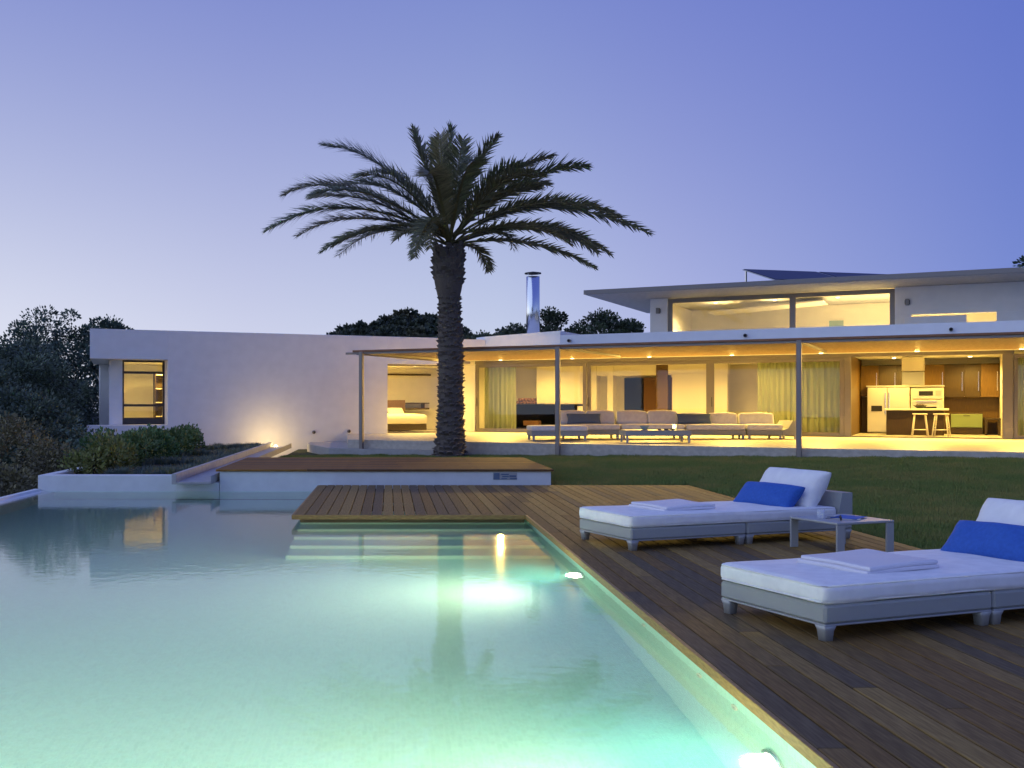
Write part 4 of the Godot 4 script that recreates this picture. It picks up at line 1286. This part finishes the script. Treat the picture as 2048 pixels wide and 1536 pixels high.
# ---------- outdoor sofa ----------
func sofa_set() -> void:
	var y := FLOOR
	var z := -28.9
	# seats: [x centre, width]
	var mods := [[5.45, 1.62], [7.15, 1.72], [8.85, 1.62], [10.18, 0.98]]
	for k in mods.size():
		var m: Array = mods[k]
		var words: String = ["white cushioned outdoor sofa section next to the chaise", "white cushioned outdoor sofa section behind the coffee table", "white cushioned outdoor sofa section with one blue cushion on its left", "white cushioned outdoor sofa corner section with a grey end arm"][k]
		var t := thing("sofa_section", words, "sofa", at(m[0], y, z), "sections of the terrace sofa")
		var w: float = m[1] - 0.02
		part(t, "base", chamfer(Vector3(w, 0.13, 0.95), 0.012), M.base_grey, at(0, 0.185, 0))
		for e in [[-1, 1], [1, 1], [-1, -1], [1, -1]]:
			part(t, "leg", chamfer(Vector3(0.06, 0.12, 0.06), 0.006), M.frame_grey, at(e[0] * (w / 2 - 0.06), 0.06, e[1] * 0.42))
		part(t, "seat_cushion", cushion(Vector3(w, 0.15, 0.96), 0.05, 0.015, 10), M.white_cloth, at(0, 0.325, 0.0))
		part(t, "back_panel", chamfer(Vector3(w, 0.36, 0.08), 0.012), M.base_grey, at(0, 0.43, -0.43))
		var n := 2 if w > 1.2 else 1
		for j in n:
			var bw := w / n - 0.004
			var b := part(t, "back_cushion", cushion(Vector3(bw, 0.37, 0.22), 0.07, 0.02, 12, 0.005), M.white_cloth, Transform3D(Basis(Vector3.RIGHT, -0.22), Vector3((j - (n - 1) / 2.0) * (bw + 0.004), 0.515 + (0.06 if k < 2 else 0.0), -0.27)))
			b.rotation.z = rng.randf_range(-0.02, 0.02)
		if k == 3:
			var arm := PackedVector2Array([Vector2(0.06, 0), Vector2(0.30, 0.0), Vector2(0.30, 0.95), Vector2(0.06, 0.95)])
			var st := begin()
			var x0 := 0.49
			var pr := [Vector2(-0.02, 0.12), Vector2(-0.02, 0.24), Vector2(0.14, 0.30), Vector2(0.26, 0.50), Vector2(0.40, 0.50), Vector2(0.40, 0.12)]
			var tri := Geometry2D.triangulate_polygon(PackedVector2Array(pr))
			for e in range(0, tri.size(), 3):
				for i in 3:
					st.add_vertex(Vector3(x0 - 0.02 + pr[tri[e + 2 - i]].x, pr[tri[e + 2 - i]].y, 0.50))
				for i in 3:
					st.add_vertex(Vector3(x0 - 0.02 + pr[tri[e + i]].x, pr[tri[e + i]].y, -0.48))
			for i in pr.size():
				var a: Vector2 = pr[i]
				var b: Vector2 = pr[(i + 1) % pr.size()]
				quad(st, Vector3(x0 - 0.02 + a.x, a.y, 0.50), Vector3(x0 - 0.02 + b.x, b.y, 0.50), Vector3(x0 - 0.02 + b.x, b.y, -0.48), Vector3(x0 - 0.02 + a.x, a.y, -0.48))
			part(t, "arm", finish(st), M.base_grey)
			part(t, "leg", chamfer(Vector3(0.06, 0.12, 0.06), 0.006), M.frame_grey, at(0.82, 0.06, 0.44))
			part(t, "leg", chamfer(Vector3(0.06, 0.12, 0.06), 0.006), M.frame_grey, at(0.82, 0.06, -0.42))
	var c := thing("chaise", "low white cushioned chaise at the end of the terrace sofa", "chaise", at(4.42, y, -27.75))
	part(c, "base", chamfer(Vector3(1.46, 0.13, 1.0), 0.012), M.base_grey, at(0, 0.185, 0))
	part(c, "cushion", cushion(Vector3(1.48, 0.14, 1.02), 0.05, 0.01, 10), M.white_cloth, at(0, 0.32, 0))
	for e in [[-1, 1], [1, 1], [-1, -1], [1, -1]]:
		part(c, "leg", chamfer(Vector3(0.06, 0.12, 0.06), 0.006), M.frame_grey, at(e[0] * 0.67, 0.06, e[1] * 0.44))
	for e in [[5.35, "next to the chaise"], [8.38, "on the right half of the sofa"]]:
		var b := thing("blue_cushion", "slate blue oblong cushion on the white terrace sofa " + e[1], "cushion", Transform3D(Basis(Vector3.RIGHT, -0.35), Vector3(e[0], y + 0.55, z + 0.0)), "blue cushions on the sofa")
		part(b, "cover", pillow(0.95, 0.30, 0.16), M.slate_cloth)
	# coffee table
	var t := thing("coffee_table", "long low grey coffee table on the terrace in front of the sofa", "table", at(6.62, y, -26.2))
	part(t, "top", chamfer(Vector3(1.62, 0.13, 0.75), 0.01), M.base_grey, at(0, 0.235, 0))
	part(t, "tray", chamfer(Vector3(1.56, 0.012, 0.70), 0.004), M.frame_grey, at(0, 0.307, 0))
	for e in [[-1, 1], [1, 1], [-1, -1], [1, -1]]:
		part(t, "leg", chamfer(Vector3(0.05, 0.17, 0.05), 0.006), M.frame_grey, at(e[0] * 0.76, 0.085, e[1] * 0.33))
	var cd := thing("candle_lantern", "glowing candle in a glass on the coffee table", "candle", at(7.12, y + 0.313, -26.25))
	part(cd, "glass", lathe([[0.05, 0.0], [0.055, 0.14]], 16), M.drink_glass)
	part(cd, "flame", lathe([[0.0, 0.04], [0.022, 0.055], [0.028, 0.085], [0.0, 0.13]], 12), M.flame)
	part(cd, "wax", lathe([[0.0, 0.002], [0.04, 0.002], [0.04, 0.04], [0.0, 0.04]], 12), M.cream)
	var cl := OmniLight3D.new()
	cl.name = "candle_light"
	cd.add_child(cl)
	cl.position = Vector3(0, 0.085, 0)
	cl.light_color = WARM.linear_to_srgb()
	cl.light_energy = 0.12
	cl.omni_attenuation = 2.0
	cl.omni_range = 20.0
	cl.light_size = 0.025
	cl.shadow_enabled = true
	var bo := thing("glass_bowl", "small blue glass bowl on the coffee table", "bowl", at(6.35, y + 0.313, -26.15))
	part(bo, "bowl", lathe([[0.0, 0.0], [0.06, 0.0], [0.12, 0.10], [0.11, 0.10], [0.05, 0.012], [0.0, 0.012]], 18), M.picture)
	for k in 3:
		var pl := thing("small_dish", "small dark dish on the coffee table", "dish", at(6.7 + 0.16 * k, y + 0.313, -26.1 + 0.07 * (k % 2)), "dishes on the coffee table")
		part(pl, "dish", lathe([[0.0, 0.0], [0.04, 0.0], [0.07, 0.03], [0.065, 0.032], [0.03, 0.008], [0.0, 0.008]], 14), M.dark)

# ---------- loungers ----------
func loungers() -> void:
	var turn := atan2(0.350, 0.937)       # the long side runs away to the right
	# corners: near front corner of each lounger on the deck
	var spots := [[2.46, -5.93, "white padded sun lounger with a blue cushion nearer the deck edge by the water"], [2.21, -9.60, "white padded sun lounger with a blue cushion beside the small side table"]]
	for i in 2:
		var s: Array = spots[i]
		var f := Transform3D(Basis(Vector3.UP, turn), Vector3(s[0], 0, s[1]))      # local x: along the lounger; local z: towards the viewer, so the body lies at z < 0
		var t := thing("sun_lounger", ["white padded sun lounger with nothing beside its foot end but the pool", "white padded sun lounger with the grey side table standing at its side"][i], "sun lounger", f, "sun loungers on the deck")
		var W := 0.92
		var L := 1.29
		for m in 2:
			var x0 := m * (L + 0.008)
			part(t, "base", chamfer(Vector3(L, 0.108, W), 0.014), M.base_grey, at(x0 + L / 2, 0.152, -W / 2))
			part(t, "rail", chamfer(Vector3(L - 0.01, 0.012, W - 0.008), 0.004), M.frame_grey, at(x0 + L / 2, 0.091, -W / 2))
			for e in [[0.045, -0.045], [L - 0.045, -0.045], [0.045, -W + 0.045], [L - 0.045, -W + 0.045]]:
				part(t, "leg", skin([leg_ring(0.0, 0.030), leg_ring(0.06, 0.036), leg_ring(0.086, 0.045)]), M.frame_grey, at(x0 + e[0], 0, e[1]))
		part(t, "mattress", cushion(Vector3(2.40, 0.118, W + 0.015), 0.042, 0.006, 26, 0.0022), M.white_cloth, at(1.19, 0.266, -W / 2))
		for yy in [0.222, 0.312]:
			var loop := []
			for e in [[0.02, -0.004], [2.36, -0.004], [2.387, -0.03], [2.387, -W + 0.03], [2.36, -W + 0.004], [0.02, -W + 0.004], [-0.007, -W + 0.03], [-0.007, -0.03], [0.02, -0.004], [0.10, -0.004]]:
				loop.append(Vector3(e[0], yy, e[1]))
			var rr := []
			for e in loop:
				rr.append(0.0055)
			part(t, "piping", tube(loop, rr, 6), M.white_cloth)
		# raised grey head end
		var st := begin()
		var pr := [Vector2(2.40, 0.207), Vector2(2.46, 0.46), Vector2(2.588, 0.46), Vector2(2.588, 0.207)]
		for e in [[0, 1, 2], [0, 2, 3]]:
			for q in e:
				st.add_vertex(Vector3(pr[q].x, pr[q].y, -0.004))
			for q in [e[0], e[2], e[1]]:
				st.add_vertex(Vector3(pr[q].x, pr[q].y, -W + 0.004))
		for q in 4:
			var a: Vector2 = pr[q]
			var b: Vector2 = pr[(q + 1) % 4]
			quad(st, Vector3(b.x, b.y, -0.004), Vector3(a.x, a.y, -0.004), Vector3(a.x, a.y, -W + 0.004), Vector3(b.x, b.y, -W + 0.004))
		part(t, "head_rest", finish(st), M.base_grey)
		part(t, "back_pillow", pillow(0.88, 0.46, 0.30), M.white_cloth, Transform3D(Basis(Vector3.UP, -PI / 2) * Basis(Vector3.RIGHT, -0.58), Vector3(2.22, 0.47, -W / 2 - 0.01)))
		var bc := thing("lounger_cushion", ["bright blue oblong cushion on the lounger by the pool edge", "bright blue oblong cushion on the lounger by the side table"][i], "cushion", f * Transform3D(Basis(Vector3.UP, -PI / 2 + 0.05) * Basis(Vector3.RIGHT, -0.75), Vector3(1.93, 0.405, -W / 2)), "blue cushions on the loungers")
		part(bc, "cover", pillow(0.80, 0.31, 0.21), M.blue_cloth)
		var tw := thing("towel", ["folded white towel on the lounger by the pool edge", "folded white towel on the lounger by the side table"][i], "towel", f * at(0.78, 0.338, -W / 2 - 0.02, 0.06), "folded towels on the loungers")
		part(tw, "lower_fold", cushion(Vector3(0.62, 0.026, 0.56), 0.012, 0.002, 14, 0.0028), M.towel)
		part(tw, "upper_fold", cushion(Vector3(0.60, 0.026, 0.54), 0.012, 0.003, 14, 0.0032), M.towel, at(0.008, 0.025, 0.006, 0.02))
	# side table of two bent metal bands
	var t := thing("side_table", "low grey metal side table with magazines and a glass", "table", Transform3D(Basis(Vector3.UP, turn), Vector3(3.97, 0, -9.31)))
	part(t, "top", chamfer(Vector3(0.66, 0.022, 0.60), 0.005), M.frame_grey, at(0.33, 0.279, -0.30))
	for e in [[0.045, -0.011], [0.615, -0.011], [0.045, -0.589], [0.615, -0.589]]:
		part(t, "leg", chamfer(Vector3(0.088, 0.267, 0.02), 0.004), M.frame_grey, at(e[0], 0.1335, e[1]))
	var f := t.transform
	for k in 2:
		var mg := thing("magazine", ["open blue magazine on the side table", "pale magazine under the blue one on the side table"][k], "magazine", f * at(0.40 - 0.02 * k, 0.2985 - 0.004 * k, -0.28, 0.5 + 0.25 * k))
		part(mg, "cover", chamfer(Vector3(0.30, 0.005, 0.23), 0.001), [M.blue_cloth, M.cream][k])
		part(mg, "pages", chamfer(Vector3(0.285, 0.002, 0.22), 0.0008), M.cream, at(0.004, [0.0, 0.0][k], 0.008))
	var gl := thing("drinking_glass", "small clear tumbler on the side table", "glass", f * at(0.12, 0.2905, -0.33))
	part(gl, "tumbler", lathe([[0.0, 0.0], [0.030, 0.0], [0.036, 0.085], [0.033, 0.085], [0.028, 0.008], [0.0, 0.008]], 18), M.drink_glass)
	var sg := thing("sunglasses", "dark sunglasses lying on the side table", "sunglasses", f * at(0.17, 0.2905, -0.14, 0.7))
	for x in [-0.035, 0.035]:
		part(sg, "lens", lathe([[0.0, 0.0], [0.024, 0.0], [0.026, 0.004], [0.0, 0.007]], 14), M.black, Transform3D(Basis(Vector3.RIGHT, PI / 2 - 0.3), Vector3(x, 0.024, 0)))
		part(sg, "temple", tube([Vector3(x * 1.75, 0.03, 0), Vector3(x * 1.8, 0.02, -0.12)], [0.003, 0.003], 6), M.black)
	part(sg, "bridge", tube([Vector3(-0.012, 0.03, 0), Vector3(0.012, 0.03, 0)], [0.003, 0.003], 6), M.black)

func leg_ring(y: float, r: float) -> Array:
	var c := r * 0.78
	return [Vector3(r, y, -c), Vector3(r, y, c), Vector3(c, y, r), Vector3(-c, y, r), Vector3(-r, y, c), Vector3(-r, y, -c), Vector3(-c, y, -r), Vector3(c, y, -r)]

# ---------- small fittings ----------
func small_fittings() -> void:
	# uplight at the foot of the wing wall
	var p := FW * Vector3(5.15, 0.0, 0.95)
	var u := thing("ground_uplight", "small garden uplight washing the foot of the white wing wall", "lamp", Transform3D(FW.basis, p))
	part(u, "housing", chamfer(Vector3(0.5, 0.07, 0.16), 0.01), M.dark, at(0, 0.0, 0))
	part(u, "lens", lathe([[0.0, 0.036], [0.05, 0.036], [0.055, 0.07], [0.04, 0.10], [0.0, 0.11]], 14), M.lamp)
	var ul := OmniLight3D.new()
	ul.name = "uplight_glow"
	u.add_child(ul)
	ul.position = Vector3(0, 0.08, 0)
	ul.light_color = Color(1.0, 0.70, 0.28).linear_to_srgb()
	ul.light_energy = 1.35
	ul.omni_range = 30.0
	ul.omni_attenuation = 2.0
	ul.light_size = 0.08
	ul.shadow_enabled = true
	for e in [[3.0, 0.50], [6.67, 0.45], [7.85, 0.47]]:
		var t := thing("step_light", "small dark round wall fitting low on the white wing wall", "wall fitting", FW * Transform3D(Basis(Vector3.RIGHT, PI / 2), Vector3(e[0], e[1], 0.0)), "fittings low on the wing wall")
		part(t, "body", lathe([[0.0, 0.0], [0.05, 0.0], [0.055, 0.06], [0.045, 0.08], [0.0, 0.08]], 14), M.alu)
		part(t, "cap", lathe([[0.0, 0.082], [0.035, 0.082], [0.03, 0.09], [0.0, 0.09]], 12), M.dark)
	for e in [[3.55, 3.28], [9.25, 3.28], [14.4, 3.28]]:
		var t := thing("roof_spout", "small round water spout in the white roof edge", "spout", FM * Transform3D(Basis(Vector3.RIGHT, PI / 2), Vector3(e[0] + (0.5 if e[0] < 4 else 0.0), e[1], 2.0)), "spouts in the roof edge")
		part(t, "pipe", lathe([[0.05, 0.0], [0.05, 0.12], [0.04, 0.12], [0.04, 0.02]], 14), M.alu)
		part(t, "bore", lathe([[0.0, 0.03], [0.04, 0.03], [0.04, 0.035], [0.0, 0.035]], 12), M.dark)
	for e in [[6.03, 4.35], [13.27, 4.30]]:
		var t := thing("wall_light", "small unlit box light on the upper storey wall", "wall light", FM * at(e[0], e[1], -1.0), "box lights on the upper wall")
		part(t, "body", chamfer(Vector3(0.11, 0.18, 0.12), 0.008), M.alu, at(0, 0, 0.062))
		part(t, "plate", chamfer(Vector3(0.14, 0.12, 0.012), 0.003), M.dark, at(0, 0, 0.006))
